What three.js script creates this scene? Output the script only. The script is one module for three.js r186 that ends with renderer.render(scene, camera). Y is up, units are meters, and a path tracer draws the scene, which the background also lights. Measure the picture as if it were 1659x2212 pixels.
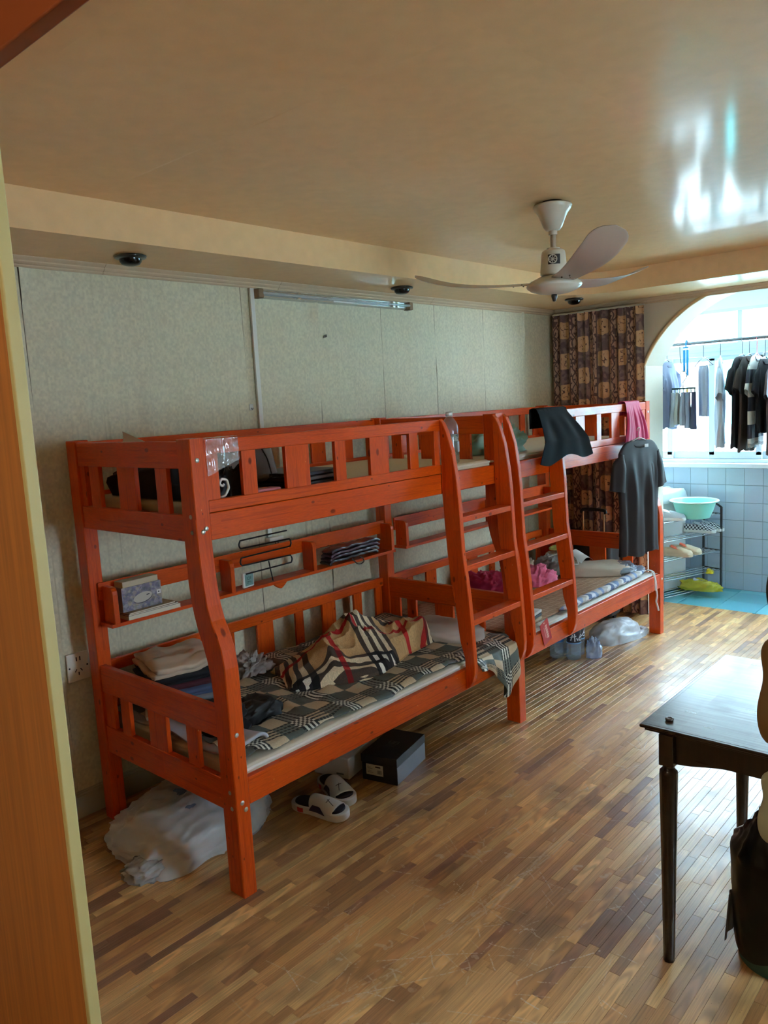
import * as THREE from 'three';
import { RoundedBoxGeometry } from 'three/addons/geometries/RoundedBoxGeometry.js';
import { mergeGeometries } from 'three/addons/utils/BufferGeometryUtils.js';

// ------------------------------------------------------------------ camera, sky, lights, exposure
// x runs along the wallpapered wall towards the balcony, y is up, z runs from that wall into the room
const scene = new THREE.Scene();
const camera = new THREE.PerspectiveCamera(66.61, 1659 / 2212, 0.02, 100);
camera.position.set(-1.5454, 1.7475, 3.2268);
{
  const R = new THREE.Vector3(0.66139, -0.05354, 0.74813), U = new THREE.Vector3(0.13934, 0.98886, -0.05242), B = new THREE.Vector3(-0.73698, 0.13892, 0.66148);
  camera.quaternion.setFromRotationMatrix(new THREE.Matrix4().makeBasis(R, U, B));
  camera.updateMatrixWorld(true);
}
scene.background = new THREE.Color(0.60, 0.83, 1.0);          // bright hazy daytime sky
scene.backgroundIntensity = 30.0;
const renderer = new THREE.WebGLRenderer({ antialias: true });
renderer.toneMapping = THREE.LinearToneMapping;
renderer.toneMappingExposure = 1.45;
renderer.shadowMap.enabled = true;

// ------------------------------------------------------------------ helpers
const PI = Math.PI, sin = Math.sin, cos = Math.cos, abs = Math.abs, min = Math.min, max = Math.max, pow = Math.pow, hyp = Math.hypot, floor = Math.floor;
const clamp = (x, a = 0, b = 1) => min(b, max(a, x)), lerp = (a, b, t) => a + (b - a) * t;
const smooth = (a, b, x) => { const t = clamp((x - a) / (b - a)); return t * t * (3 - 2 * t); };
function rng(seed) { let s = seed >>> 0; return () => { s = (s + 0x6D2B79F5) | 0; let t = Math.imul(s ^ (s >>> 15), 1 | s); t = (t + Math.imul(t ^ (t >>> 7), 61 | t)) ^ t; return ((t ^ (t >>> 14)) >>> 0) / 4294967296; }; }
function h3(x, y, z) { let h = Math.imul(x, 374761393) ^ Math.imul(y, 668265263) ^ Math.imul(z, 1274126177); h = Math.imul(h ^ (h >>> 13), 1103515245); h ^= h >>> 16; return (h >>> 0) / 4294967296; }
function vn(x, y, z = 0) {                                     // value noise 0..1
  const X = floor(x), Y = floor(y), Z = floor(z); let a = x - X, b = y - Y, c = z - Z;
  a = a * a * (3 - 2 * a); b = b * b * (3 - 2 * b); c = c * c * (3 - 2 * c);
  const l = (k) => lerp(lerp(h3(X, Y, k), h3(X + 1, Y, k), a), lerp(h3(X, Y + 1, k), h3(X + 1, Y + 1, k), a), b);
  return c ? lerp(l(Z), l(Z + 1), c) : l(Z);
}
const fbm = (x, y, z = 0, o = 4) => { let s = 0, a = 0.5, n = 0; for (let i = 0; i < o; i++) { s += a * vn(x, y, z); n += a; a *= 0.5; x = x * 2.03 + 7.1; y = y * 2.03 + 3.7; z = z * 2.03 + 1.3; } return s / n; };
const ridge = (x, y, z = 0, o = 3) => { let s = 0, a = 0.55, n = 0; for (let i = 0; i < o; i++) { const v = 1 - abs(2 * vn(x, y, z) - 1); s += a * v * v; n += a; a *= 0.5; x = x * 2.1 + 5.2; y = y * 2.1 + 1.7; z = z * 2.1 + 9.1; } return s / n; };

function tex(w, h, fn, { srgb = true, size = [1, 1], clampEdge = false } = {}) {
  const d = new Uint8Array(w * h * 4);
  for (let j = 0; j < h; j++) for (let i = 0; i < w; i++) {
    const c = fn((i + 0.5) / w, (j + 0.5) / h), k = (j * w + i) * 4;
    if (typeof c === 'number') { d[k] = d[k + 1] = d[k + 2] = clamp(c, 0, 255); } else { d[k] = clamp(c[0], 0, 255); d[k + 1] = clamp(c[1], 0, 255); d[k + 2] = clamp(c[2], 0, 255); }
    d[k + 3] = 255;
  }
  return fin(new THREE.DataTexture(d, w, h), srgb, size, clampEdge);
}
function fin(t, srgb, size, clampEdge) {
  t.magFilter = THREE.LinearFilter; t.minFilter = THREE.LinearMipmapLinearFilter; t.generateMipmaps = true;
  t.wrapS = t.wrapT = clampEdge ? THREE.ClampToEdgeWrapping : THREE.RepeatWrapping;
  if (srgb) t.colorSpace = THREE.SRGBColorSpace;
  t.repeat.set(1 / size[0], 1 / size[1]); t.needsUpdate = true; return t;
}
function canvas(w, h, draw) {
  const c = document.createElement('canvas'); c.width = w; c.height = h; draw(c.getContext('2d'), w, h);
  const t = new THREE.CanvasTexture(c); t.colorSpace = THREE.SRGBColorSpace; t.magFilter = THREE.LinearFilter; return t;
}
const mixc = (a, b, t) => [lerp(a[0], b[0], t), lerp(a[1], b[1], t), lerp(a[2], b[2], t)];
const mulc = (a, k) => [a[0] * k, a[1] * k, a[2] * k];
// m('#hex' or [r,g,b] in sRGB bytes, roughness, more)
function m(c, r = 0.6, more = {}) {
  const color = Array.isArray(c) ? new THREE.Color().setRGB(c[0] / 255, c[1] / 255, c[2] / 255, THREE.SRGBColorSpace) : new THREE.Color(c);
  return new THREE.MeshPhysicalMaterial({ color, roughness: r, side: THREE.DoubleSide, ...more });
}
const used = {};
function numbered(name) { const n = used[name] = (used[name] ?? -1) + 1; return n ? name + '_' + String(n).padStart(3, '0') : name; }
function shadows(o) { o.castShadow = true; o.receiveShadow = true; return o; }
// a mesh; without a parent it is a top-level thing
function mesh(name, geos, material, parent) {
  const g = Array.isArray(geos) ? join(geos) : geos;
  const o = shadows(new THREE.Mesh(g, material)); o.name = parent ? name : numbered(name); (parent ?? scene).add(o); return o;
}
function tag(o, label, category, group, kind) { o.userData = { label, category }; if (group) o.userData.group = group; if (kind) o.userData.kind = kind; return o; }
function thing(name, label, category, p = [0, 0, 0], turn = 0, group) {
  const o = new THREE.Group(); o.name = numbered(name); scene.add(o); o.position.set(...p); o.rotation.y = turn; return tag(o, label, category, group);
}
function structure(name) { const o = new THREE.Group(); o.name = name; o.userData = { kind: 'structure' }; scene.add(o); return o; }
function smesh(name, geos, material) { const o = mesh(name, geos, material); o.name = name; o.userData = { kind: 'structure' }; return o; }
function join(list) {
  const plain = list.map((g) => { const q = g.index ? g.toNonIndexed() : g; for (const k of Object.keys(q.attributes)) if (!['position', 'normal', 'uv'].includes(k)) q.deleteAttribute(k); return q; });
  return plain.length === 1 ? plain[0] : mergeGeometries(plain);
}
// uv in metres, u along the grain
function uvm(g, along = 'x', du = 0, dv = 0) {
  const p = g.attributes.position, n = g.attributes.normal, uv = new Float32Array(p.count * 2);
  for (let i = 0; i < p.count; i++) {
    const P = { x: p.getX(i), y: p.getY(i), z: p.getZ(i) }, N = { x: abs(n.getX(i)), y: abs(n.getY(i)), z: abs(n.getZ(i)) };
    const dom = N.x > N.y && N.x > N.z ? 'x' : N.y > N.z ? 'y' : 'z';
    const rest = ['x', 'y', 'z'].filter((a) => a !== dom);
    const ua = rest.includes(along) ? along : rest[0], va = rest.find((a) => a !== ua);
    uv[i * 2] = P[ua] + du; uv[i * 2 + 1] = P[va] + dv;
  }
  g.setAttribute('uv', new THREE.BufferAttribute(uv, 2)); return g;
}
// chamfered box between two corners
function bx(x0, x1, y0, y1, z0, z1, b = 0.003, seg = 1) {
  const w = abs(x1 - x0), h = abs(y1 - y0), d = abs(z1 - z0);
  const g = b > 0 ? new RoundedBoxGeometry(w, h, d, seg, min(b, w / 2.01, h / 2.01, d / 2.01)) : new THREE.BoxGeometry(w, h, d);
  return g.translate((x0 + x1) / 2, (y0 + y1) / 2, (z0 + z1) / 2);
}
let wseed = 0;
const wood = (g, along) => { wseed += 1; return uvm(g, along, (wseed * 0.617) % 2, (wseed * 0.173) % 0.5); };
// extruded outline: points in (z, y), depth along x starting at x0
function exZY(pts, x0, depth, bevel = 0.002) {
  const s = new THREE.Shape(pts.map(([z, y]) => new THREE.Vector2(z, y)));
  const g = new THREE.ExtrudeGeometry(s, { depth: depth - 2 * bevel, bevelEnabled: bevel > 0, bevelThickness: bevel, bevelSize: bevel, bevelOffset: -bevel, bevelSegments: 1, curveSegments: 12 });
  return g.rotateY(-PI / 2).translate(x0 + depth - bevel, 0, 0);
}
// extruded outline: points in (x, y), depth along z starting at z0
function exXY(pts, z0, depth, bevel = 0.002) {
  const s = pts.getPoints ? pts : new THREE.Shape(pts.map(([x, y]) => new THREE.Vector2(x, y)));
  return new THREE.ExtrudeGeometry(s, { depth: depth - 2 * bevel, bevelEnabled: bevel > 0, bevelThickness: bevel, bevelSize: bevel, bevelOffset: -bevel, bevelSegments: 1, curveSegments: 24 }).translate(0, 0, z0 + bevel);
}
const v3 = (a) => new THREE.Vector3(...a);
function tube(pts, r, seg = 40, rad = 8, closed = false) { return new THREE.TubeGeometry(new THREE.CatmullRomCurve3(pts.map(v3), closed, 'catmullrom', 0.3), seg, r, rad, closed); }
function rod(a, b, r, n = 10, r2 = r) {
  const A = v3(a), B = v3(b), d = B.clone().sub(A), g = new THREE.CylinderGeometry(r2, r, d.length(), n);
  g.applyQuaternion(new THREE.Quaternion().setFromUnitVectors(new THREE.Vector3(0, 1, 0), d.normalize())); return g.translate((a[0] + b[0]) / 2, (a[1] + b[1]) / 2, (a[2] + b[2]) / 2);
}
const lathe = (pts, n = 32) => new THREE.LatheGeometry(pts.map(([r, y]) => new THREE.Vector2(r, y)), n);
// a parametric sheet; thick > 0 gives it two faces and an edge
function sheet(nu, nv, fn, { thick = 0, uv } = {}) {
  const P = [], UV = [], I = [];
  for (let j = 0; j <= nv; j++) for (let i = 0; i <= nu; i++) { const u = i / nu, v = j / nv, p = fn(u, v); P.push(...p); const q = uv ? uv(u, v, p) : [u, v]; UV.push(q[0], q[1]); }
  for (let j = 0; j < nv; j++) for (let i = 0; i < nu; i++) { const a = j * (nu + 1) + i, b = a + 1, c = a + nu + 1, d = c + 1; I.push(a, b, d, a, d, c); }
  let g = new THREE.BufferGeometry(); g.setAttribute('position', new THREE.Float32BufferAttribute(P, 3)); g.setAttribute('uv', new THREE.Float32BufferAttribute(UV, 2)); g.setIndex(I); g.computeVertexNormals();
  if (!thick) return g;
  const n = g.attributes.normal, N = (nu + 1) * (nv + 1), P2 = P.slice(), UV2 = UV.concat(UV), I2 = I.slice();
  for (let k = 0; k < N; k++) { P2.push(P[k * 3] - n.getX(k) * thick, P[k * 3 + 1] - n.getY(k) * thick, P[k * 3 + 2] - n.getZ(k) * thick); }
  for (let k = 0; k < I.length; k += 3) I2.push(I[k] + N, I[k + 2] + N, I[k + 1] + N);
  const rim = []; for (let i = 0; i <= nu; i++) rim.push(i); for (let j = 1; j <= nv; j++) rim.push(j * (nu + 1) + nu); for (let i = nu - 1; i >= 0; i--) rim.push(nv * (nu + 1) + i); for (let j = nv - 1; j > 0; j--) rim.push(j * (nu + 1));
  for (let k = 0; k < rim.length; k++) { const a = rim[k], b = rim[(k + 1) % rim.length]; I2.push(a, a + N, b, b, a + N, b + N); }
  g = new THREE.BufferGeometry(); g.setAttribute('position', new THREE.Float32BufferAttribute(P2, 3)); g.setAttribute('uv', new THREE.Float32BufferAttribute(UV2, 2)); g.setIndex(I2); g.computeVertexNormals(); return g;
}
// a crumpled soft thing: a closed, folded, flat-bottomed lump standing on y = 0, half sizes s
function lump(s, seed, { fold = 0.25, freq = 3, sharp = 1, nu = 56, nv = 36, square = 0.7, dir = [1, 1, 1], lean = 0, blob = 0.7 } = {}) {
  const P = [], UV = [], I = [], R = rng(seed), o = [R() * 50, R() * 50, R() * 50];
  for (let j = 0; j <= nv; j++) for (let i = 0; i <= nu; i++) {
    const th = i / nu * 2 * PI, ph = j / nv * PI, c = (a) => Math.sign(a) * pow(abs(a), square);
    let x = c(sin(ph)) * c(cos(th)), y = c(cos(ph)), z = c(sin(ph)) * c(sin(th));
    const n = ridge(x * freq * dir[0] + o[0], y * freq * dir[1] + o[1], z * freq * dir[2] + o[2]), b = fbm(x * 1.3 + o[1], y * 1.3 + o[2], z * 1.3 + o[0], 2);
    const k = 1 + fold * (pow(n, sharp) - 0.5) + (b - 0.5) * blob;
    x *= k; z *= k; y *= y > 0 ? k : 0.12; x += lean * max(0, y);
    if (y < 0) y = max(y, -0.02);
    P.push(x * s[0], (y + 0.02) * s[1] * 2 / 2.04, z * s[2]); UV.push(x * s[0] + n * 0.05, z * s[2] + y * s[1] + b * 0.1);
  }
  for (let j = 0; j < nv; j++) for (let i = 0; i < nu; i++) { const a = j * (nu + 1) + i, b = a + 1, c = a + nu + 1, d = c + 1; I.push(a, b, d, a, d, c); }
  const g = new THREE.BufferGeometry(); g.setAttribute('position', new THREE.Float32BufferAttribute(P, 3)); g.setAttribute('uv', new THREE.Float32BufferAttribute(UV, 2)); g.setIndex(I); weld(g, nu, nv); return g;
}
// smooth normals across the seam of a grid that closes on itself in u
function weld(g, nu, nv) {
  g.computeVertexNormals(); const n = g.attributes.normal;
  for (let j = 0; j <= nv; j++) { const a = j * (nu + 1), b = a + nu, x = n.getX(a) + n.getX(b), y = n.getY(a) + n.getY(b), z = n.getZ(a) + n.getZ(b), l = hyp(x, y, z) || 1; for (const k of [a, b]) n.setXYZ(k, x / l, y / l, z / l); }
}
// a closed tube of cloth: ring(t) -> centre, half width along a, half depth along b, with folds
function clothTube(nu, nv, fn, uv) {
  const P = [], UV = [], I = [];
  for (let j = 0; j <= nv; j++) for (let i = 0; i <= nu; i++) { const p = fn(i / nu * 2 * PI, j / nv); P.push(...p); UV.push(...(uv ? uv(i / nu, j / nv, p) : [i / nu, j / nv])); }
  for (let j = 0; j < nv; j++) for (let i = 0; i < nu; i++) { const a = j * (nu + 1) + i, b = a + 1, c = a + nu + 1, d = c + 1; I.push(a, b, d, a, d, c); }
  const g = new THREE.BufferGeometry(); g.setAttribute('position', new THREE.Float32BufferAttribute(P, 3)); g.setAttribute('uv', new THREE.Float32BufferAttribute(UV, 2)); g.setIndex(I); weld(g, nu, nv); return g;
}
// cheap bevelled tile or plank: flat top with four sloping edges and four sides, top at y1
function tileGeo(x0, x1, z0, z1, y0, y1, b, uvf = (x, y, z) => [x, z]) {
  const P = [], UV = [], q = (a, c, d, e) => { for (const v of [a, c, d, a, d, e]) { P.push(...v); UV.push(...uvf(...v)); } };
  const T = [[x0 + b, y1, z0 + b], [x0 + b, y1, z1 - b], [x1 - b, y1, z1 - b], [x1 - b, y1, z0 + b]], S = [[x0, y1 - b, z0], [x0, y1 - b, z1], [x1, y1 - b, z1], [x1, y1 - b, z0]], D = S.map((v) => [v[0], y0, v[2]]);
  q(T[0], T[1], T[2], T[3]);
  for (let i = 0; i < 4; i++) { const j = (i + 1) % 4; q(T[j], T[i], S[i], S[j]); q(S[j], S[i], D[i], D[j]); }
  const g = new THREE.BufferGeometry(); g.setAttribute('position', new THREE.Float32BufferAttribute(P, 3)); g.setAttribute('uv', new THREE.Float32BufferAttribute(UV, 2)); g.computeVertexNormals(); return g;
}
const at = (g, x, y, z, ry = 0, rx = 0, rz = 0) => { if (rx) g.rotateX(rx); if (rz) g.rotateZ(rz); if (ry) g.rotateY(ry); return g.translate(x, y, z); };
// ------------------------------------------------------------------ the room
const XN = -1.0, XF = 4.2, XJ = 4.52, XT = 4.62, XB = 5.29, WR = 4.4, SOF = 2.405, CEIL = 2.547;

// --- strip floor: rows along x, short strips of mixed oak
const ROW = 0.034, rowsN = Math.ceil(WR / ROW), rowCuts = [];
{ const R = rng(77); for (let k = 0; k < rowsN; k++) { const c = [XN]; let x = XN - R() * 0.3; while (x < XT) { x += 0.18 + R() * 0.36; if (x > XN + 0.05) c.push(min(x, XT)); } rowCuts.push(c); } }
const plankTone = (k, i) => {
  const r = h3(k, i, 5), s = h3(k, i, 9);
  const base = r < 0.30 ? [192, 146, 92] : r < 0.54 ? [180, 134, 84] : r < 0.72 ? [202, 158, 102] : r < 0.83 ? [164, 120, 78] : r < 0.94 ? [212, 172, 114] : [142, 102, 74];
  return mulc(base, 1.0 + s * 0.14);
};
const strokes = [];
{ const R = rng(4242);
  const add = (n, cx, cz, sx, sz, len, wob, w, a) => { for (let i = 0; i < n; i++) { let x = cx + (R() + R() - 1) * sx, z = cz + (R() + R() - 1) * sz, d = R() * 2 * PI, l = len * (0.3 + R()); const q = [[x, z]]; for (let s = 0; s < 6; s++) { d += (R() - 0.5) * wob; x += cos(d) * l / 6; z += sin(d) * l / 6; q.push([x, z]); } strokes.push({ q, w: w * (0.6 + R()), a: min(0.7, a * (0.7 + R() * 0.9)) }); } };
  add(170, 0.6, 1.75, 1.6, 0.9, 0.10, 0.15, 0.0016, 0.34); add(60, 0.45, 1.75, 0.8, 0.5, 0.07, 0.5, 0.003, 0.42); add(90, 2.6, 1.7, 1.6, 0.8, 0.14, 0.15, 0.002, 0.3); add(9, 0.2, 1.85, 0.6, 0.5, 0.28, 0.12, 0.0022, 0.5); add(40, 0.8, 1.6, 1.0, 0.6, 0.04, 2, 0.010, 0.30);
  // the long drag mark that crosses the middle of the floor
  for (let s = 0; s < 3; s++) { const q = []; for (let i = 0; i <= 14; i++) { const t = i / 14; q.push([-0.35 + t * 1.35 + 0.02 * sin(t * 9 + s), 1.62 + 0.42 * t - 0.25 * t * t + (s - 2) * 0.012 + 0.012 * sin(t * 17 + s * 2)]); } strokes.push({ q, w: 0.004 + 0.002 * s, a: 0.34 }); }
}
function floorTex(x0) {
  const N = 2048, S = 3, o = new Float32Array(N * N), k = N / S;
  for (const s of strokes) for (let i = 0; i + 1 < s.q.length; i++) {
    const [ax, az] = s.q[i], [bx_, bz] = s.q[i + 1], L = hyp(bx_ - ax, bz - az), n = Math.ceil(L * k * 1.5) + 1, r = max(0.8, s.w * k / 2);
    for (let t = 0; t <= n; t++) { const px = (lerp(ax, bx_, t / n) - x0) * k, pz = lerp(az, bz, t / n) * k; if (px < 3 || pz < 3 || px > N - 4 || pz > N - 4) continue;
      const gap = vn(px * 0.35, pz * 0.35); const rr = Math.ceil(r); for (let j = -rr; j <= rr; j++) for (let l = -rr; l <= rr; l++) if (j * j + l * l <= r * r + 0.5) { const q = (floor(pz) + j) * N + floor(px) + l; o[q] = max(o[q], s.a * smooth(0.15, 0.75, gap)); } }
  }
  const d = new Uint8Array(N * N * 4), cur = new Int32Array(rowsN);
  for (let j = 0; j < N; j++) {
    const z = (j + 0.5) / k, row = min(rowsN - 1, floor(z / ROW)), cuts = rowCuts[row]; let id = 0; while (id + 1 < cuts.length && cuts[id + 1] < x0) id++;
    let tone = plankTone(row, id), ph = h3(row, id, 3), wave = h3(row, id, 4) > 0.8;
    for (let i = 0; i < N; i++) {
      const x = x0 + (i + 0.5) / k;
      if (id + 1 < cuts.length && x > cuts[id + 1]) { id++; tone = plankTone(row, id); ph = h3(row, id, 3); wave = h3(row, id, 4) > 0.8; }
      const zz = z - row * ROW; let g;
      if (wave) { const e = zz - ROW * 0.5, f = x * 7 + 900 * e * e + ph * 30 + vn(x * 9, z * 60) * 1.1; g = 0.5 + 0.5 * sin(f * 6.3); g = 0.35 + 0.65 * g; } else g = vn(x * 5 + ph * 90, z * 420 + ph * 50) * 0.6 + vn(x * 26 + ph * 40, z * 950) * 0.4;
      const bl = fbm(x * 1.7, z * 1.7, 3, 3), dirt = smooth(0.55, 0.8, fbm(x * 6, z * 9, 8, 3)) * 0.16;
      let kk = (0.82 + 0.26 * g) * (0.90 + 0.2 * bl) * (1 - dirt), sp = h3(i, j, 1) > 0.9992 ? 0.5 : 1;
      let c = [tone[0] * kk * sp, tone[1] * kk * sp, tone[2] * kk * sp];
      const a = o[j * N + i]; if (a > 0) c = mixc(c, [214, 204, 188], a);
      const q = (j * N + i) * 4; d[q] = clamp(c[0], 0, 255); d[q + 1] = clamp(c[1], 0, 255); d[q + 2] = clamp(c[2], 0, 255); d[q + 3] = 255;
    }
  }
  return fin(new THREE.DataTexture(d, N, N), true, [1, 1]);
}
const floorRough = tex(512, 512, (u, v) => { const a = fbm(u * 24, v * 24, 2, 4), s = ridge(u * 14, v * 40, 6, 3); return 88 + 70 * smooth(0.35, 0.75, a) + 45 * smooth(0.62, 0.9, s); }, { srgb: false });
const floorBump = tex(512, 512, (u, v) => 255 * (0.6 * fbm(u * 20, v * 60, 1, 3) + 0.4 * vn(u * 9, v * 9)), { srgb: false });
const floorMats = [-1.0, 1.62].map((x0) => m('#ffffff', 1.0, { map: floorTex(x0), roughnessMap: floorRough, bumpMap: floorBump, bumpScale: 0.0008, clearcoat: 0.9, clearcoatRoughness: 0.24 }));
{
  const f = structure('floor'), R = rng(5), list = [], q = new THREE.Vector3();
  mesh('subfloor', bx(XN - 2.6, XT, -0.12, -0.0065, -0.15, WR + 0.15, 0), m([60, 45, 35], 0.9), f);
  rowCuts.forEach((c, k) => { for (let i = 0; i + 1 < c.length; i++) {
    const xa = c[i], xb = c[i + 1]; if (xb - xa < 0.02) continue; const z0 = k * ROW, z1 = min(z0 + ROW, WR), cx = (xa + xb) / 2;
    const far = cx < 1.81 ? 0 : 1, ox = far ? 1.62 : -1.0, lift = (R() - 0.5) * 0.0008;
    // apparent size, to choose which strips are pieces of their own
    q.set(cx, 0, z0).project(camera); const seen = abs(q.x) < 1.02 && abs(q.y) < 1.02 && q.z < 1, hid = z0 < 1.0 && cx > 0.05 && !(z0 > 0.8 && cx < 1.9);
    const dist = hyp(cx + 1.545, 1.75, z0 - 3.227), area = seen && !hid ? (xb - xa) / (dist * dist * dist) : 0;
    list.push({ area, far, g: tileGeo(xa + 0.0004, xb - 0.0004, z0 + 0.0003, z1 - 0.0003, -0.0065, lift, 0.0005, (x, y, z) => [(x - ox) / 3, z / 3]) });
  } });
  list.sort((a, b) => b.area - a.area);
  list.slice(0, 290).forEach((p) => mesh('floor_strip', p.g, floorMats[p.far], f));
  for (const k of [0, 1]) { const o = mesh('floor_strips_beyond', list.slice(290).filter((p) => p.far === k).map((p) => p.g), floorMats[k], f); o.userData = { kind: 'stuff' }; }
  // hall floor behind the camera
  mesh('hall_floor', bx(-3.4, XN, -0.0065, 0.0, 0, WR, 0), m([150, 112, 70], 0.45), f);
}
// --- wallpapered wall
const paperMap = tex(512, 1024, (u, v) => {
  const st = fbm(u * 46, v * 3, 2, 3), bl = fbm(u * 3, v * 7, 5, 4), fine = fbm(u * 120, v * 220, 9, 2), dot = vn(u * 260, v * 500, 4);
  let c = mixc([202, 194, 164], [219, 211, 181], clamp(0.5 * st + 0.5 * bl)); c = mulc(c, 0.93 + 0.14 * fine);
  const drip = smooth(0.66, 0.86, fbm(u * 70, v * 1.6, 12, 2)) * smooth(0.45, 0.7, fbm(u * 5, v * 5, 14, 3)); c = mixc(c, [160, 148, 116], drip * 0.45);
  if (dot > 0.965) c = mulc(c, 0.93); return c;
}, { size: [1.1, 2.4] });
const paperBump = tex(512, 512, (u, v) => { const a = sin(u * 2 * PI * 12 + 2.2 * sin(v * 2 * PI * 6)) * sin(v * 2 * PI * 10 + 2 * sin(u * 2 * PI * 8)); return 128 + 70 * a + 60 * (fbm(u * 90, v * 90, 3, 2) - 0.5); }, { srgb: false, size: [0.22, 0.22] });
const paper = m('#ffffff', 0.55, { map: paperMap, bumpMap: paperBump, bumpScale: 0.00015 });
const plaster = m([205, 196, 172], 0.7, { bumpMap: paperBump, bumpScale: 0.0003 });
{
  const w = structure('wall_left'); mesh('plaster', bx(XN - 0.1, XJ, 0, 2.75, -0.15, 0, 0), m([120, 108, 88], 0.8), w);
  const seams = [-1.0, -0.62, -0.074, 0.471, 1.046, 1.569, 2.115, 2.648, 3.214, 3.748, 4.2];
  for (let i = 0; i + 1 < seams.length; i++) {
    const a = seams[i], b = seams[i + 1], g = sheet(24, 120, (u, v) => {
      const x = lerp(a, b - 0.0045 * smooth(0.3, 0.7, fbm(i * 3.3, v * 6, 1, 2)), u), y = 0.119 + v * (2.37 - 0.119);
      const curl = smooth(0.52, 0.78, fbm(i * 9.3, y * 2.2, 2, 3)) * pow(smooth(0.86, 1, u), 1.5) * 0.022 + smooth(0.6, 0.85, fbm(i * 5.1 + 3, y * 2.6, 6, 3)) * pow(smooth(0.12, 0, u), 1.5) * 0.012;
      return [x, y, 0.0015 + 0.0012 * fbm(x * 3, y * 3, 4, 2) + curl];
    }, { uv: (u, v, p) => [p[0] + i * 0.37, p[1]], thick: 0.0006 });
    mesh('wallpaper_strip', g, paper, w);
  }
}
{ // skirting along that wall, two grooves near its top
  const pts = [[0, 0], [0.014, 0], [0.014, 0.098], [0.010, 0.1], [0.010, 0.104], [0.0135, 0.106], [0.0135, 0.111], [0.009, 0.113], [0.009, 0.116], [0.006, 0.119], [0, 0.119]];
  smesh('baseboard_left', exZY(pts, XN, XF - XN, 0), m([176, 168, 145], 0.5));
}
// --- ceiling with a raised tray; lacquered, so that it mirrors the balcony
const ceilBump = tex(1024, 1024, (u, v) => { const a = fbm(u * 12, v * 20, 2, 3), r = ridge(u * 9 + 0.6 * a, v * 24 + a, 7, 2), f = fbm(u * 90, v * 90, 4, 2); return 255 * clamp(0.62 * a + 0.28 * r * smooth(0.35, 0.7, fbm(u * 4, v * 4, 11, 2)) + 0.10 * f); }, { srgb: false, size: [5.6, 5.6] });
const ceilMap = tex(512, 512, (u, v) => mulc(mixc([238, 198, 146], [242, 203, 151], fbm(u * 5, v * 5, 3, 4)), 0.98 + 0.04 * fbm(u * 60, v * 60, 6, 2)), { size: [2.2, 2.2] });
const ceilMat = m('#ffffff', 0.5, { map: ceilMap, bumpMap: ceilBump, bumpScale: 0.0055, specularIntensity: 0.1, clearcoat: 0.42, clearcoatRoughness: 0.12 });
const slab = (shape, y0, y1) => new THREE.ExtrudeGeometry(shape, { depth: y1 - y0, bevelEnabled: false, curveSegments: 20 }).rotateX(PI / 2).translate(0, y1, 0);
function roundRect(S, x0, x1, z0, z1, r) { const p = new S(); p.moveTo(x0 + r, z0); p.lineTo(x1 - r, z0); p.absarc(x1 - r, z0 + r, r, -PI / 2, 0, false); p.lineTo(x1, z1 - r); p.absarc(x1 - r, z1 - r, r, 0, PI / 2, false); p.lineTo(x0 + r, z1); p.absarc(x0 + r, z1 - r, r, PI / 2, PI, false); p.lineTo(x0, z0 + r); p.absarc(x0 + r, z0 + r, r, PI, 1.5 * PI, false); return p; }
{
  const c = structure('ceiling');
  const outer = new THREE.Shape([[XN - 0.1, -0.1], [XF + 0.1, -0.1], [XF + 0.1, WR + 0.1], [XN - 0.1, WR + 0.1]].map((p) => new THREE.Vector2(...p)));
  mesh('tray_panel', uvm(bx(XN - 0.1, XF + 0.1, CEIL, CEIL + 0.2, -0.1, WR + 0.1, 0), 'x'), ceilMat, c);
  outer.holes.push(roundRect(THREE.Path, -0.78, 3.6, 0.475, 3.92, 0.46));
  mesh('soffit', uvm(slab(outer, SOF, CEIL + 0.002), 'x', 0.3, 0.7), ceilMat, c);
  mesh('hall_ceiling', bx(-3.4, XN - 0.02, 2.5, 2.6, 0, WR, 0), m([200, 180, 145], 0.6), c);
  mesh('balcony_ceiling', bx(XF + 0.1, XB + 0.25, 2.5, 2.7, -0.2, WR + 0.1, 0), m([226, 232, 232], 0.55), c);
}
// crown moulding in lengths
const trimMat = m([205, 180, 148], 0.45);
const crown = [[0, 0], [0.012, 0], [0.016, 0.006], [0.016, 0.010], [0.024, 0.014], [0.030, 0.020], [0.030, 0.025], [0.040, 0.031], [0.048, 0.037], [0.048, 0.040], [0, 0.040]].map(([z, y]) => [z, y * 1.0 + SOF - 0.0405]);
{
  const t = structure('trim_1'), cuts = [XN, 0.29, 1.29, 2.6, XF];
  for (let i = 0; i + 1 < cuts.length; i++) mesh('moulding_length', exZY(crown, cuts[i] + 0.001, cuts[i + 1] - cuts[i] - 0.002, 0), trimMat, t);
  const t2 = structure('trim_2'), g = exZY(crown, 0, WR - 0.04, 0); g.rotateY(-PI / 2); g.translate(XF, 0, 0.04);   // runs along z, profile towards -x
  mesh('moulding_length', g, trimMat, t2);
}
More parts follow.
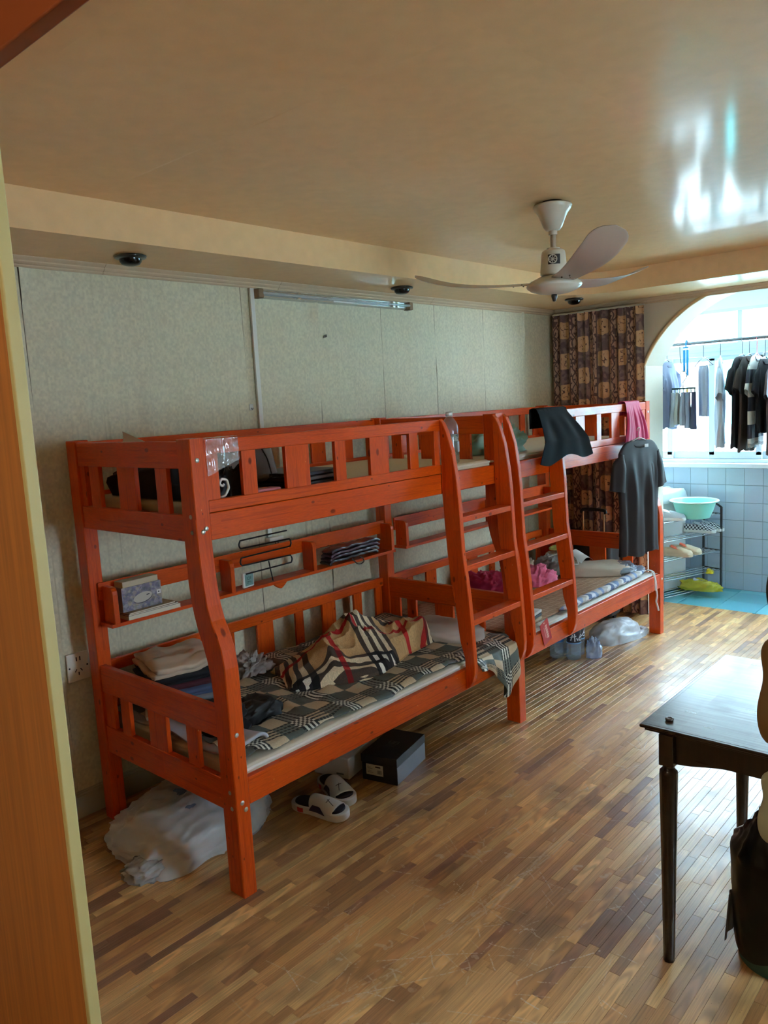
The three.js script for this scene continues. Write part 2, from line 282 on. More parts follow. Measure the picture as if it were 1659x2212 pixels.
// --- far wall with the arch
const AC = [1.534, 1.606], AR = 0.818, AZ0 = 0.777, AZ1 = 2.291, AK = 1.915;
function archPts(r, n = 40) { const a0 = Math.atan2(AK - AC[1], AZ0 - AC[0]), a1 = Math.atan2(AK - AC[1], AZ1 - AC[0]), o = []; for (let i = 0; i <= n; i++) { const a = lerp(a0, a1, i / n); o.push([AC[0] + r * cos(a), AC[1] + r * sin(a)]); } return o; }
{
  const w = structure('wall_far'), sh = new THREE.Shape([[-0.1, 0], [AZ0, 0], ...archPts(AR), [AZ1, 0], [WR + 0.1, 0], [WR + 0.1, 2.75], [-0.1, 2.75]].map((p) => new THREE.Vector2(...p)));
  const g = new THREE.ExtrudeGeometry(sh, { depth: XJ - XF, bevelEnabled: false }).rotateY(-PI / 2).translate(XJ, 0, 0);
  mesh('arch_wall', uvm(g, 'z'), m([206, 196, 176], 0.6, { bumpMap: paperBump, bumpScale: 0.0004 }), w);
  const bead = archPts(AR + 0.012).map(([z, y]) => [XF - 0.004, y, z]);
  mesh('arch_moulding', tube(bead, 0.014, 90, 10), m([212, 180, 138], 0.4), w);
  mesh('jamb_bead', [rod([XF - 0.002, 0, AZ0 - 0.01], [XF - 0.002, AK + 0.01, AZ0 - 0.01], 0.008), rod([XF - 0.002, 0, AZ1 + 0.01], [XF - 0.002, AK + 0.01, AZ1 + 0.01], 0.008)], m([214, 206, 188], 0.4), w);
}
// --- right wall (out of frame) with the room's second window
const RWX = [0.6, 1.35, 1.0, 1.9];
{
  const w = structure('wall_right'), sh = new THREE.Shape([[XN - 0.1, 0], [XF, 0], [XF, 2.75], [XN - 0.1, 2.75]].map((p) => new THREE.Vector2(...p)));
  const [a, b, c, d] = RWX, hole = new THREE.Path([[a, c], [a, d], [b, d], [b, c]].map((p) => new THREE.Vector2(...p))); sh.holes.push(hole);
  mesh('window_wall', new THREE.ExtrudeGeometry(sh, { depth: 0.2, bevelEnabled: false }).translate(0, 0, WR), plaster, w);
}
// --- near partition: thin veneered boards with a pale edge, the opening the picture is taken through
const veneer = m('#ffffff', 0.45, { map: tex(256, 1024, (u, v) => mulc(mixc([200, 130, 62], [184, 114, 52], fbm(u * 40, v * 4, 3, 4)), 0.9 + 0.2 * fbm(u * 160, v * 14, 5, 2)), { size: [0.8, 2.4] }) });
{
  const w = structure('wall_near');
  mesh('veneer_panel', uvm(bx(XN, XN + 0.018, 0, 2.55, 0, 1.962, 0.001), 'z'), veneer, w);
  mesh('pale_edge', bx(XN - 0.001, XN + 0.021, 0, 2.26, 1.9635, 1.976, 0.003, 2), m([214, 200, 138], 0.5), w);
  mesh('header_panel', uvm(bx(XN - 0.01, XN + 0.018, 2.262, 2.75, 1.9, WR + 0.1, 0.004), 'z'), m([150, 74, 34], 0.4), w);
  const h = structure('wall_hall');
  mesh('hall_side', bx(-3.4, XN, 0, 2.6, 0.7, 0.8, 0), plaster, h);
  mesh('hall_side', bx(-3.4, XN, 0, 2.6, WR, WR + 0.1, 0), plaster, h);
  mesh('hall_end', bx(-3.5, -3.4, 0, 2.6, 0.7, WR + 0.1, 0), plaster, h);
}
// --- balcony
const alu = m([205, 215, 220], 0.4, { metalness: 0.15 });
const glass = m('#ffffff', 0.02, { transmission: 1, ior: 1.45, thickness: 0, specularIntensity: 0.6 });
{
  const f = structure('floor_001'), tm = [0, 1, 2].map((k) => m([[104, 178, 196], [112, 186, 202], [98, 172, 192]][k], 0.22));
  mesh('bed', bx(XT, XB + 0.2, -0.12, -0.005, -0.1, WR, 0), m([70, 110, 124], 0.9), f);
  for (let i = 0; i < 3; i++) for (let k = 0; k < 15; k++) { const x0 = XT + 0.29 * i - (i ? 0 : 0), x1 = min(XB, XT + 0.29 * (i + 1)), z0 = 0.045 + 0.3 * k - 0.1; if (x1 - x0 > 0.03) mesh('floor_tile', tileGeo(x0 + 0.0018, x1 - 0.0018, z0 + 0.0018, z0 + 0.2982, -0.005, 0.0, 0.0015), tm[(i + k * 2) % 3], f); }
  const w = structure('wall_balcony'), wm = [0, 1, 2, 3].map((k) => m([[180, 200, 220], [174, 196, 218], [184, 203, 222], [177, 198, 216]][k], 0.12)), one = tileGeo(-0.0735, 0.0735, -0.0735, 0.0735, -0.006, 0, 0.0012).rotateZ(PI / 2);
  mesh('grout', bx(XB + 0.004, XB + 0.16, 0, 1.05, -0.1, WR + 0.1, 0), m([112, 126, 138], 0.9), w);
  for (let j = 0; j < 7; j++) for (let k = 0; k < 29; k++) { const o = mesh('wall_tile', one, wm[floor(h3(j, k, 1) * 4)], w); o.position.set(XB, 0.075 + 0.15 * j, 0.0375 + 0.149 * k); }
  mesh('lower_wall', bx(XB + 0.16, XB + 0.22, 0, 1.05, -0.1, WR + 0.1, 0), plaster, w);
  mesh('side_wall', bx(XJ, XB + 0.2, 0, 2.7, -0.2, -0.1, 0), m([222, 228, 226], 0.5), w);
  mesh('side_wall', bx(XJ, XB + 0.2, 0, 2.7, WR, WR + 0.1, 0), m([222, 228, 226], 0.5), w);
  mesh('lintel', bx(XB + 0.0, XB + 0.2, 2.36, 2.6, -0.2, WR + 0.1, 0.002), m([222, 228, 228], 0.5), w);
  mesh('sill', bx(XB - 0.075, XB + 0.16, 1.05, 1.088, -0.1, WR + 0.05, 0.006, 2), m([226, 232, 236], 0.3), w);
  const v = structure('window_1');
  const fr = (n, x0, x1, y0, y1, z0, z1, p = v) => mesh(n, bx(x0, x1, y0, y1, z0, z1, 0.004), alu, p);
  fr('bottom_track', XB + 0.0, XB + 0.1, 1.088, 1.118, -0.1, WR); fr('transom', XB - 0.005, XB + 0.1, 1.985, 2.085, -0.1, WR); fr('transom_bead', XB - 0.012, XB, 2.02, 2.05, -0.1, WR); fr('head', XB, XB + 0.1, 2.335, 2.365, -0.1, WR);
  for (let k = -1; k < 5; k++) { const z = 1.085 + 0.86 * k; if (z > -0.05 && z < WR) fr('mullion', XB + 0.01, XB + 0.09, 2.085, 2.335, z, z + 0.038); mesh('pane', bx(XB + 0.05, XB + 0.054, 2.085, 2.335, max(-0.1, z + 0.038), min(WR, z + 0.86), 0), glass, v); }
  for (let k = 0; k < 12; k++) {          // sliding sashes on two tracks
    const z0 = 0.145 + 0.37 * k - 0.03, z1 = z0 + 0.43, X = XB + (k % 2 ? 0.055 : 0.02); if (z1 > WR) break;
    const s = new THREE.Group(); s.name = 'sash'; v.add(s);
    mesh('sash_frame', [bx(X, X + 0.028, 1.118, 1.185, z0, z1, 0.006), bx(X, X + 0.028, 1.945, 1.987, z0, z1, 0.004), bx(X, X + 0.028, 1.15, 1.97, z0, z0 + 0.05, 0.004), bx(X, X + 0.028, 1.15, 1.97, z1 - 0.05, z1, 0.004)], alu, s);
    mesh('pane', bx(X + 0.012, X + 0.016, 1.18, 1.95, z0 + 0.045, z1 - 0.045, 0), glass, s);
  }
  const v2 = structure('window_2'), [a, b, c, d] = RWX;
  for (const [n, x0, x1, y0, y1] of [['frame_bottom', a, b, c, c + 0.05], ['frame_top', a, b, d - 0.05, d], ['frame_side', a, a + 0.05, c, d], ['frame_side', b - 0.05, b, c, d], ['mullion', (a + b) / 2 - 0.03, (a + b) / 2 + 0.03, c, d]]) mesh(n, bx(x0, x1, y0, y1, WR + 0.08, WR + 0.13, 0.003), alu, v2);
  for (const k of [0, 1]) mesh('pane', bx(a + 0.05 + k * (b - a) / 2, a + (b - a) / 2 - 0.02 + k * (b - a) / 2, c + 0.05, d - 0.05, WR + 0.1, WR + 0.104, 0), glass, v2);
}
// --- outside: the neighbouring block across the yard
{
  const b = thing('apartment_block', 'pale apartment block with turquoise windows seen through the balcony panes', 'building', [13, -9, 1.5]);
  mesh('facade', bx(0, 6, 0, 12.4, -9, 9, 0.02), m([236, 240, 238], 0.8), b); mesh('roof_slab', bx(-0.4, 6.4, 12.4, 12.7, -9.4, 9.4, 0.02), m([220, 226, 228], 0.8), b);
  const pg = m([70, 205, 205], 0.15), pf = m([90, 170, 190], 0.5), wf = bx(-0.1, 0.04, -0.75, 0.75, -0.62, 0.62, 0.02), wp = [bx(-0.13, -0.11, -0.66, 0.66, -0.55, -0.02, 0.005), bx(-0.13, -0.11, -0.66, 0.66, 0.02, 0.55, 0.005)];
  for (let f = 0; f < 4; f++) for (let k = 0; k < 7; k++) { const o = mesh('window', wf, pf, b); o.position.set(0, 2.0 + 2.9 * f, -7.6 + 2.45 * k); for (const q of wp) mesh('window_pane', q, pg, o); }
  for (let k = 0; k < 3; k++) mesh('drainpipe', rod([-0.12, 0, -6.4 + 4.9 * k], [-0.12, 12.4, -6.4 + 4.9 * k], 0.09), m([80, 150, 210], 0.5), b);
  const g = thing('yard_ground', 'pale concrete yard below the balcony window', 'ground', [12, -9.2, 1.5]); g.userData.kind = 'structure'; mesh('paving', bx(-30, 30, 0, 0.2, -30, 30, 0), m([185, 190, 188], 0.9), g);
}
// ------------------------------------------------------------------ bunk beds of red-orange lacquered pine
const knots = []; { const R = rng(31); for (let i = 0; i < 30; i++) knots.push([R() * 2, R() * 0.5, 0.003 + R() * R() * 0.011]); }
const pineMap = tex(2048, 512, (u, v) => {
  const x = u * 2, y = v * 0.5; let dark = 0, bend = 0;
  for (const [kx, ky, r] of knots) for (const ox of [-2, 0, 2]) { const dx = (x - kx - ox) * 0.6, dy = y - ky, d = hyp(dx, dy); if (d < r * 5) { dark = max(dark, smooth(r * 1.1, r * 0.5, d)); bend += Math.sign(dy) * r * Math.exp(-d * d / (r * r * 5)); } }
  const g = fbm(x * 4, (y + bend) * 140, 2, 3), w = fbm(x * 1.5, y * 9, 6, 3), f = vn(x * 60, y * 900);
  let c = mixc([206, 66, 4], [226, 92, 8], clamp(0.55 * g + 0.45 * w)); c = mulc(c, 0.90 + 0.12 * f + 0.05 * w); c = mixc(c, [172, 46, 4], smooth(0.55, 0.8, g) * 0.55); c = mixc(c, [104, 30, 12], dark * 0.7);
  const nick = smooth(0.955, 0.975, vn(x * 33, y * 60, 5)) * smooth(0.6, 0.8, vn(x * 3, y * 5, 9)); return mixc(c, [238, 196, 150], nick * 0.7);
}, { size: [2, 0.5] });
const pineRough = tex(256, 256, (u, v) => 70 + 70 * fbm(u * 12, v * 12, 2, 4), { srgb: false, size: [0.7, 0.7] });
const pine = m('#ffffff', 1.0, { map: pineMap, roughnessMap: pineRough, specularIntensity: 0.5, clearcoat: 0.3, clearcoatRoughness: 0.2 });
const boltM = m([196, 196, 190], 0.3, { metalness: 0.9 });
const postFront = [[1.062, 0], [1.062, 0.78], [1.060, 0.86], [1.050, 0.925], [1.031, 0.975], [1.005, 1.025], [0.989, 1.075], [0.979, 1.14], [0.971, 1.22], [0.968, 1.30], [0.968, 1.66], [0.888, 1.66], [0.888, 1.15], [0.894, 1.09], [0.905, 1.035], [0.921, 0.98], [0.942, 0.93], [0.960, 0.875], [0.973, 0.81], [0.979, 0.74], [0.979, 0]];
const stilePts = [[0.968, 1.655], [0.985, 1.640], [1.006, 1.600], [1.036, 1.504], [1.054, 1.384], [1.064, 1.275], [1.069, 1.15], [1.074, 1.02], [1.090, 0.90], [1.102, 0.79], [1.110, 0.675], [1.116, 0.56], [1.120, 0.47], [1.116, 0.425], [1.102, 0.385], [1.080, 0.356], [1.066, 0.350], [1.0635, 0.42], [1.0632, 0.50], [1.040, 0.58], [1.018, 0.75], [1.000, 0.88], [0.985, 1.00], [0.9755, 1.15], [0.9692, 1.29], [0.9692, 1.42]];
const P = (parent, n, x0, x1, y0, y1, z0, z1, along, b = 0.004) => mesh(n, wood(bx(x0, x1, y0, y1, z0, z1, b, 2), along), pine, parent);
function endPanel(b, x, top = true) {         // slatted end panels, upper and lower, 28 mm thick from x
  const u = new THREE.Group(); u.name = 'upper_end_panel'; b.add(u); const X = x + 0.028;
  P(u, 'rail', x, X, 1.556, 1.652, 0.164, 0.889, 'z'); P(u, 'rail', x, X, 1.298, 1.392, 0.164, 0.889, 'z'); for (const [a, c] of [[0.166, 0.205], [0.24, 0.315], [0.456, 0.582], [0.721, 0.796]]) P(u, 'slat', x + 0.005, X - 0.005, 1.385, 1.56, a, c, 'y', 0.002);
  const l = new THREE.Group(); l.name = 'lower_end_panel'; b.add(l);
  P(l, 'rail', x, X, 0.59, 0.706, 0.164, 0.981, 'z'); P(l, 'rail', x, X, 0.318, 0.438, 0.164, 0.981, 'z'); for (const [a, c] of [[0.166, 0.24], [0.296, 0.364], [0.505, 0.633], [0.769, 0.843]]) P(l, 'slat', x + 0.005, X - 0.005, 0.43, 0.595, a, c, 'y', 0.002);
}
function post(b, x) { mesh('front_post', wood(exZY(postFront, x, 0.061, 0.003), 'y'), pine, b); P(b, 'rear_post', x, x + 0.061, 0, 1.66, 0.09, 0.165, 'y'); }
function bolts(b, x, list) { for (const [y, z] of list) mesh('bolt', at(new THREE.SphereGeometry(0.009, 12, 6, 0, 2 * PI, 0, PI / 2).scale(1, 0.45, 1), x, y, z, 0, PI / 2), boltM, b); }
function sides(b, x0, x1, guard, slatOff) {    // rails between two posts
  P(b, 'side_beam', x0, x1, 1.300, 1.396, 0.938, 0.966, 'x'); P(b, 'rear_beam', x0, x1, 1.300, 1.396, 0.095, 0.123, 'x');
  P(b, 'side_rail', x0, x1, 0.340, 0.442, 1.033, 1.0615, 'x'); P(b, 'rear_rail', x0, x1, 0.340, 0.442, 0.095, 0.123, 'x');
  const g = new THREE.Group(); g.name = 'guard_rail'; b.add(g); const [a, c] = guard;
  P(g, 'rail', a, c, 1.602, 1.653, 0.940, 0.966, 'x'); P(g, 'rail', a, c, 1.3975, 1.441, 0.940, 0.966, 'x');
  for (const [s, e] of slatOff) P(g, 'slat', s, e, 1.437, 1.606, 0.944, 0.962, 'y', 0.002);
  for (const [n, y0, y1, y2, y3] of [['upper_rear_guard', 1.3965, 1.441, 1.602, 1.652], ['lower_rear_guard', 0, 0, 0.650, 0.701]]) {
    const r = new THREE.Group(); r.name = n; b.add(r); P(r, 'rail', x0, x1, y2, y3, 0.098, 0.122, 'x'); if (y1) P(r, 'rail', x0, x1, y0, y1, 0.098, 0.122, 'x');
    for (const [s, e] of [[0.06, 0.105], [0.23, 0.29], [0.42, 0.53], [0.69, 0.75], [0.89, 1.003], [1.155, 1.217], [1.356, 1.465], [1.611, 1.683], [1.80, 1.86]]) P(r, 'slat', x0 - 0.061 + s + 0.005, min(x1, x0 - 0.061 + e), y1 ? 1.437 : 0.438, y2 + 0.004, 0.103, 0.118, 'y', 0.002);
  }
  const ply = m([196, 166, 120], 0.7); mesh('bed_board', bx(x0, x1, 1.318, 1.33, 0.124, 0.936, 0.001), ply, b); mesh('bed_board', bx(x0, x1, 0.358, 0.37, 0.124, 1.031, 0.001), ply, b);
}
function ladder(b, xa, xb) {
  const l = new THREE.Group(); l.name = 'ladder'; b.add(l);
  for (const x of [xa, xb - 0.028]) mesh('stile', wood(exZY(stilePts, x, 0.028, 0.003), 'y'), pine, l);
  for (const [y, z0, z1] of [[1.19, 0.988, 1.062], [0.955, 1.004, 1.078], [0.69, 1.036, 1.104]]) P(l, 'rung', xa + 0.024, xb - 0.024, y - 0.028, y, z0, z1, 'x', 0.003);
}
const bed1 = thing('bunk_bed', 'orange-red wooden bunk bed nearest the doorway, plaid bedspread below', 'bunk bed');
post(bed1, 0); post(bed1, 1.872); endPanel(bed1, 0.006); endPanel(bed1, 1.876);
sides(bed1, 0.0605, 1.8725, [0.0605, 1.402], [[0.061, 0.117], [0.222, 0.288], [0.432, 0.555], [0.70, 0.76], [0.91, 1.03], [1.175, 1.236], [1.357, 1.40]]); ladder(bed1, 1.392, 1.870);
bolts(bed1, 0.026, [[1.585, 0.9682], [1.335, 0.9682], [0.615, 1.0622], [0.36, 1.0622]]); bolts(bed1, 0.04, [[1.345, 0.9682], [0.33, 1.0622]]); bolts(bed1, 1.90, [[1.60, 0.9682]]);
for (const [y, z] of [[1.39, 0.94], [1.335, 0.94], [0.40, 1.03], [0.34, 1.035]]) mesh('bolt', at(new THREE.SphereGeometry(0.008, 12, 6, 0, 2 * PI, 0, PI / 2).scale(1, 0.45, 1), -0.0003, y, z, 0, 0, PI / 2), boltM, bed1);
const bed2 = thing('bunk_bed', 'orange-red wooden bunk bed beside the balcony arch, joined to the nearer bed', 'bunk bed');
post(bed2, 3.754); endPanel(bed2, 3.781);
sides(bed2, 1.9335, 3.7535, [2.40, 3.7535], [[2.405, 2.46], [2.58, 2.64], [2.746, 2.86], [3.02, 3.08], [3.226, 3.345], [3.50, 3.56], [3.70, 3.753]]); ladder(bed2, 1.935, 2.432);
bolts(bed2, 3.785, [[1.585, 0.9682], [1.335, 0.9682], [0.40, 1.0622]]);
// open shelves hung on the rear posts
function bedShelf(x0, x1, dividers, label, bracket) {
  const s = thing('hanging_shelf', label, 'shelf', [0, 0, 0]);
  P(s, 'shelf_board', x0, x1, 0.876, 0.892, 0.167, 0.262, 'x', 0.002); P(s, 'back_rail', x0, x1, 0.985, 1.060, 0.1665, 0.178, 'x', 0.002);
  for (const x of dividers) { const pts = [[0.1785, 0.892], [0.262, 0.892], [0.262, 1.015], [0.2595, 1.03], [0.252, 1.041], [0.242, 1.045], [0.1785, 1.045]]; mesh('divider', wood(exZY(pts, x, 0.024, 0.0015), 'y'), pine, s); }
  if (bracket) { const h = new THREE.Shape(); h.moveTo(0, -0.04); h.bezierCurveTo(-0.03, -0.03, -0.052, 0, -0.052, 0.0); h.lineTo(0.052, 0); h.bezierCurveTo(0.052, 0, 0.03, -0.03, 0, -0.04); mesh('bracket', wood(exXY(h, 0, 0.02, 0.002).translate(bracket, 0.8755, 0.2), 'x'), pine, s); }
  return s;
}
bedShelf(0.03, 1.845, [0.045, 0.65, 1.185, 1.81], 'long open red shelf above the plaid lower bunk, holding boxes and books', 0.99);
bedShelf(1.94, 3.74, [1.945, 2.9, 3.69], 'empty open red shelf behind the ladders, above the far lower bunk', 0);
// ------------------------------------------------------------------ ceiling fan, lights, sockets, curtain
{
  const f = thing('ceiling_fan', 'old cream ceiling fan with three blades hanging from the lacquered ceiling', 'fan', [1.53, 0, 1.514]);
  const cream = m([206, 198, 180], 0.32, { clearcoat: 0.4, clearcoatRoughness: 0.2 }), bl = m([196, 180, 166], 0.3, { clearcoat: 0.5, clearcoatRoughness: 0.15 }), dark = m([40, 36, 34], 0.4), screwM = m([120, 100, 86], 0.4, { metalness: 0.6 });
  mesh('canopy', lathe([[0.0, 2.529], [0.06, 2.529], [0.078, 2.534], [0.082, 2.528], [0.076, 2.515], [0.062, 2.498], [0.050, 2.470], [0.040, 2.445], [0.030, 2.432], [0.018, 2.428], [0, 2.428]]), cream, f);
  mesh('mounting_plate', lathe([[0, 2.5465], [0.045, 2.5465], [0.045, 2.529], [0, 2.529]]), dark, f);
  const r = mesh('downrod', rod([0, 2.34, 0], [0, 2.43, 0], 0.012, 16), m([176, 160, 140], 0.35, { metalness: 0.4 }), f); mesh('collar', [rod([0, 2.412, 0], [0, 2.43, 0], 0.018, 16), rod([0, 2.345, 0], [0, 2.358, 0], 0.028, 16)], cream, r);
  const mo = mesh('motor_housing', lathe([[0, 2.350], [0.040, 2.350], [0.047, 2.345], [0.050, 2.335], [0.056, 2.27], [0.057, 2.25], [0.050, 2.246], [0.045, 2.240], [0, 2.240]]), cream, f);
  { const a = Math.atan2(-0.42, 0.9) * -1, bd = new THREE.Group(); bd.name = 'badge'; mo.add(bd); bd.rotation.y = PI + 0.55;
    mesh('badge_plate', sheet(10, 4, (u, v) => { const t = (u - 0.5) * 0.9; return [0.0565 * cos(t), 2.285 + v * 0.04, 0.0565 * sin(t)]; }, { thick: 0.001 }), dark, bd);
    const em = [new THREE.TorusGeometry(0.017, 0.0022, 6, 28)]; for (let k = 0; k < 4; k++) em.push(bx(-0.0015, 0.0015, -0.015, 0.015, -0.001, 0.001, 0).rotateZ(k * PI / 4)); em.forEach((g) => { g.rotateY(PI / 2); g.translate(0.0585, 2.305, 0.006); });
    mesh('badge_emblem', em, m([190, 186, 176], 0.3, { metalness: 0.5 }), bd); }
  mesh('hub', lathe([[0.040, 2.243], [0.060, 2.240], [0.100, 2.222], [0.113, 2.212], [0.117, 2.204], [0.114, 2.196], [0.098, 2.184], [0.070, 2.174], [0.035, 2.168], [0.012, 2.167], [0, 2.167]], 48), cream, f);
  mesh('switch_knob', lathe([[0, 2.168], [0.012, 2.168], [0.013, 2.158], [0.007, 2.138], [0, 2.137]], 14), dark, f);
  for (const deg of [10, 130, 250]) {
    const th = deg * PI / 180, g = sheet(40, 14, (u, v) => {
      const r = 0.085 + u * 0.545, s = v * 2 - 1, tip = u > 0.86 ? Math.sqrt(max(0, 1 - pow((u - 0.86) / 0.14, 2))) : 1, hw = (0.044 + 0.030 * smooth(0, 0.75, u)) * max(0.02, tip), across = s * hw + 0.012 * u;
      const y = 2.217 + 0.02 * u + 0.075 * pow(u, 3.2) + s * hw * 0.22 * (1 - 0.2 * u); return [r * cos(th) - across * sin(th), y, r * sin(th) + across * cos(th)];
    }, { thick: 0.0025 }); const b = mesh('blade', g, bl, f);
    for (const [rr, o] of [[0.135, -0.018], [0.135, 0.018], [0.175, 0.0]]) mesh('screw', at(new THREE.SphereGeometry(0.004, 8, 6), rr * cos(th) - o * sin(th), 2.2165, rr * sin(th) + o * cos(th)), screwM, b);
  }
}
{
  const spots = [[0.284, 0.252, 'black recessed downlight in the soffit nearest the doorway'], [2.039, 0.243, 'black recessed downlight above the middle of the wallpapered wall'], [3.637, 0.496, 'black recessed downlight in the corner by the curtain']];
  const bk = m([22, 22, 24], 0.28, { clearcoat: 0.5 }), rim = lathe([[0.03, SOF], [0.058, SOF], [0.066, SOF - 0.004], [0.064, SOF - 0.011], [0.05, SOF - 0.014], [0.044, SOF - 0.016]]), dome = lathe([[0.046, SOF - 0.013], [0.044, SOF - 0.026], [0.036, SOF - 0.036], [0.02, SOF - 0.041], [0, SOF - 0.042]]);
  for (const [x, z, l] of spots) { const d = thing('downlight', l, 'downlight', [x, 0, z], 0, 'black downlights in the soffit'); mesh('rim', rim, bk, d); mesh('dome', dome, m([12, 12, 14], 0.15), d); }
}
{
  const t = thing('tube_light', 'silver fluorescent batten with brown end caps under the crown moulding', 'lamp', [0, 0, 0]), brown = m([126, 98, 66], 0.6), silver = m([206, 210, 212], 0.22, { metalness: 0.75 });
  mesh('batten', exZY([[0.004, 2.318], [0.012, 2.315], [0.034, 2.322], [0.034, 2.354], [0.012, 2.360], [0.004, 2.357]], 1.155, 1.175, 0.001), silver, t);
  for (const x of [1.12, 2.33]) mesh('end_cap', bx(x, x + 0.036, 2.312, 2.36, 0.004, 0.058, 0.006, 2), brown, t);
  mesh('tube', rod([1.15, 2.338, 0.052], [2.335, 2.338, 0.052], 0.008, 14), m([226, 232, 232], 0.08, { transmission: 0.6, thickness: 0 }), t);
  for (const x of [1.40, 2.18, 2.22]) mesh('clip', bx(x, x + 0.022, 2.32, 2.357, 0.033, 0.05, 0.003), m([230, 230, 226], 0.2, { metalness: 0.8 }), t);
  mesh('print_label', bx(1.68, 1.86, 2.324, 2.352, 0.0341, 0.0348, 0), m([216, 214, 206], 0.5), t);
  const c = thing('cable_duct', 'white plastic cable duct running down the wallpaper from the tube light', 'cable duct');
  mesh('duct', bx(1.093, 1.12, 1.07, 2.364, 0.007, 0.022, 0.003), m([222, 220, 210], 0.4), c);
  const hk = thing('adhesive_hook', 'small clear adhesive hook on the wallpaper beside the cable duct', 'hook', [1.056, 1.76, 0.006]); mesh('pad', bx(-0.012, 0.012, -0.016, 0.016, 0, 0.003, 0.002), m([206, 206, 200], 0.2), hk); mesh('prong', tube([[0, -0.004, 0.003], [0, -0.012, 0.012], [0, -0.004, 0.018]], 0.0025, 12, 6), m([200, 204, 204], 0.2), hk);
  const tear = thing('paper_scrap', 'tiny dark torn scrap stuck on the wallpaper below the tube light', 'scrap', [1.622, 2.133, 0.006]); mesh('flake', sheet(6, 4, (u, v) => [(u - 0.5) * 0.03 * (1 - 0.4 * v), (v - 0.5) * 0.014 + 0.006 * u, 0.002 + 0.006 * u * v], { thick: 0.0008 }), m([74, 64, 54], 0.8), tear);
  const socketM = m([226, 222, 206], 0.35), hole = m([30, 28, 26], 0.6);
  const s = thing('wall_socket', 'cream double wall socket low on the wall left of the near bunk', 'socket'); mesh('plate', bx(-0.066, 0.035, 0.617, 0.742, 0.0045, 0.016, 0.004, 2), socketM, s);
  mesh('slots', [bx(-0.024, -0.019, 0.706, 0.724, 0.0155, 0.0165, 0), bx(-0.008, -0.003, 0.706, 0.724, 0.0155, 0.0165, 0), bx(-0.018, -0.013, 0.642, 0.656, 0.0155, 0.0165, 0), at(bx(-0.002, 0.002, -0.007, 0.007, -0.0005, 0.0005, 0), -0.028, 0.664, 0.016, 0, 0, -0.6), at(bx(-0.002, 0.002, -0.007, 0.007, -0.0005, 0.0005, 0), -0.003, 0.664, 0.016, 0, 0, 0.6)], hole, s);
  for (const x of [-0.056, 0.025]) mesh('screw', at(new THREE.CylinderGeometry(0.004, 0.004, 0.002, 10), x, 0.68, 0.0162, 0, PI / 2), hole, s);
  const s2 = thing('wall_socket', 'small white surface socket box at the foot of the cable duct above the shelf', 'socket'); mesh('box', bx(1.08, 1.18, 1.0, 1.068, 0.007, 0.045, 0.005, 2), socketM, s2); mesh('slots', [bx(1.115, 1.12, 1.025, 1.04, 0.0445, 0.0455, 0), bx(1.135, 1.14, 1.025, 1.04, 0.0445, 0.0455, 0)], hole, s2);
}
{ // curtain: bands of vines and of medallions, brown on tan
  const map = tex(1024, 1024, (u, v) => {
    const x = u * 0.72, y = v * 0.72, n = fbm(x * 30, y * 30, 4, 3), per = x / 0.24, k = floor(per), f = per - k; let c;
    if (f < 0.42) { const q = f / 0.42, vine = min(abs(q - 0.5 - 0.25 * sin(y * 2 * PI / 0.18)), abs(q - 0.5 + 0.25 * sin(y * 2 * PI / 0.18))) , curl = smooth(0.62, 0.7, vn(x * 70, y * 70, 8)); c = mixc([184, 148, 122], [156, 120, 100], n); if (vine < 0.05 || curl > 0.5) c = [88, 62, 56]; if (q < 0.05 || q > 0.95) c = [80, 58, 54]; }
    else { const q = (f - 0.42) / 0.58, yy = (y / 0.24 + 0.5 * (k % 2)) % 1, dx = abs(q - 0.5) / 0.47 + 0.12 * (n - 0.5), dy = abs(yy - 0.5) / 0.25 + 0.3 * (fbm(x * 30, y * 30, 1, 2) - 0.5); c = mixc([100, 78, 76], [128, 104, 96], smooth(0.4, 0.62, fbm(x * 44, y * 44, 7, 2))); if (pow(abs(dx), 8) + pow(abs(dy), 6) < 1) { c = mixc([208, 168, 126], [188, 146, 106], n); if (ridge(x * 42, y * 42, 3, 2) > 0.70 && pow(dx, 2) + pow(dy, 2) < 0.6) c = [98, 68, 54]; } }
    return mulc(c, 0.92 + 0.16 * vn(u * 700, v * 700));
  }, { size: [0.72, 0.72] });
  const W = 1.15; const g = sheet(220, 60, (u, v) => {
    const y = 2.352 - v * 2.335, z0 = 0.045 + 0.012 * v, z1 = 0.795 + 0.02 * v, k = 11, ph = u * k * 2 * PI + 0.6 * sin(u * 17) + 0.5 * (fbm(u * 6, v * 2, 3, 2) - 0.5), amp = 0.020 * (0.6 + 0.6 * vn(u * 9, v * 1.3, 4)) * (0.7 + 0.3 * v);
    return [4.128 - amp * sin(ph) - 0.012 * fbm(u * 4, v * 3, 9, 2), y, lerp(z0, z1, u) + 0.008 * cos(ph) * (1 - abs(2 * u - 1))];
  }, { thick: 0.0015, uv: (u, v) => [u * W, -v * 2.335] });
  const c = thing('curtain', 'brown and tan damask curtain hanging between the wallpapered wall and the arch', 'curtain'); mesh('fabric', g, m('#ffffff', 0.75, { map, sheen: 0.3, sheenRoughness: 0.5, sheenColor: new THREE.Color(0.5, 0.45, 0.4) }), c);
  mesh('rail', bx(4.115, 4.14, 2.352, 2.364, 0.052, 0.80, 0.002), m([200, 190, 170], 0.4), c);
}
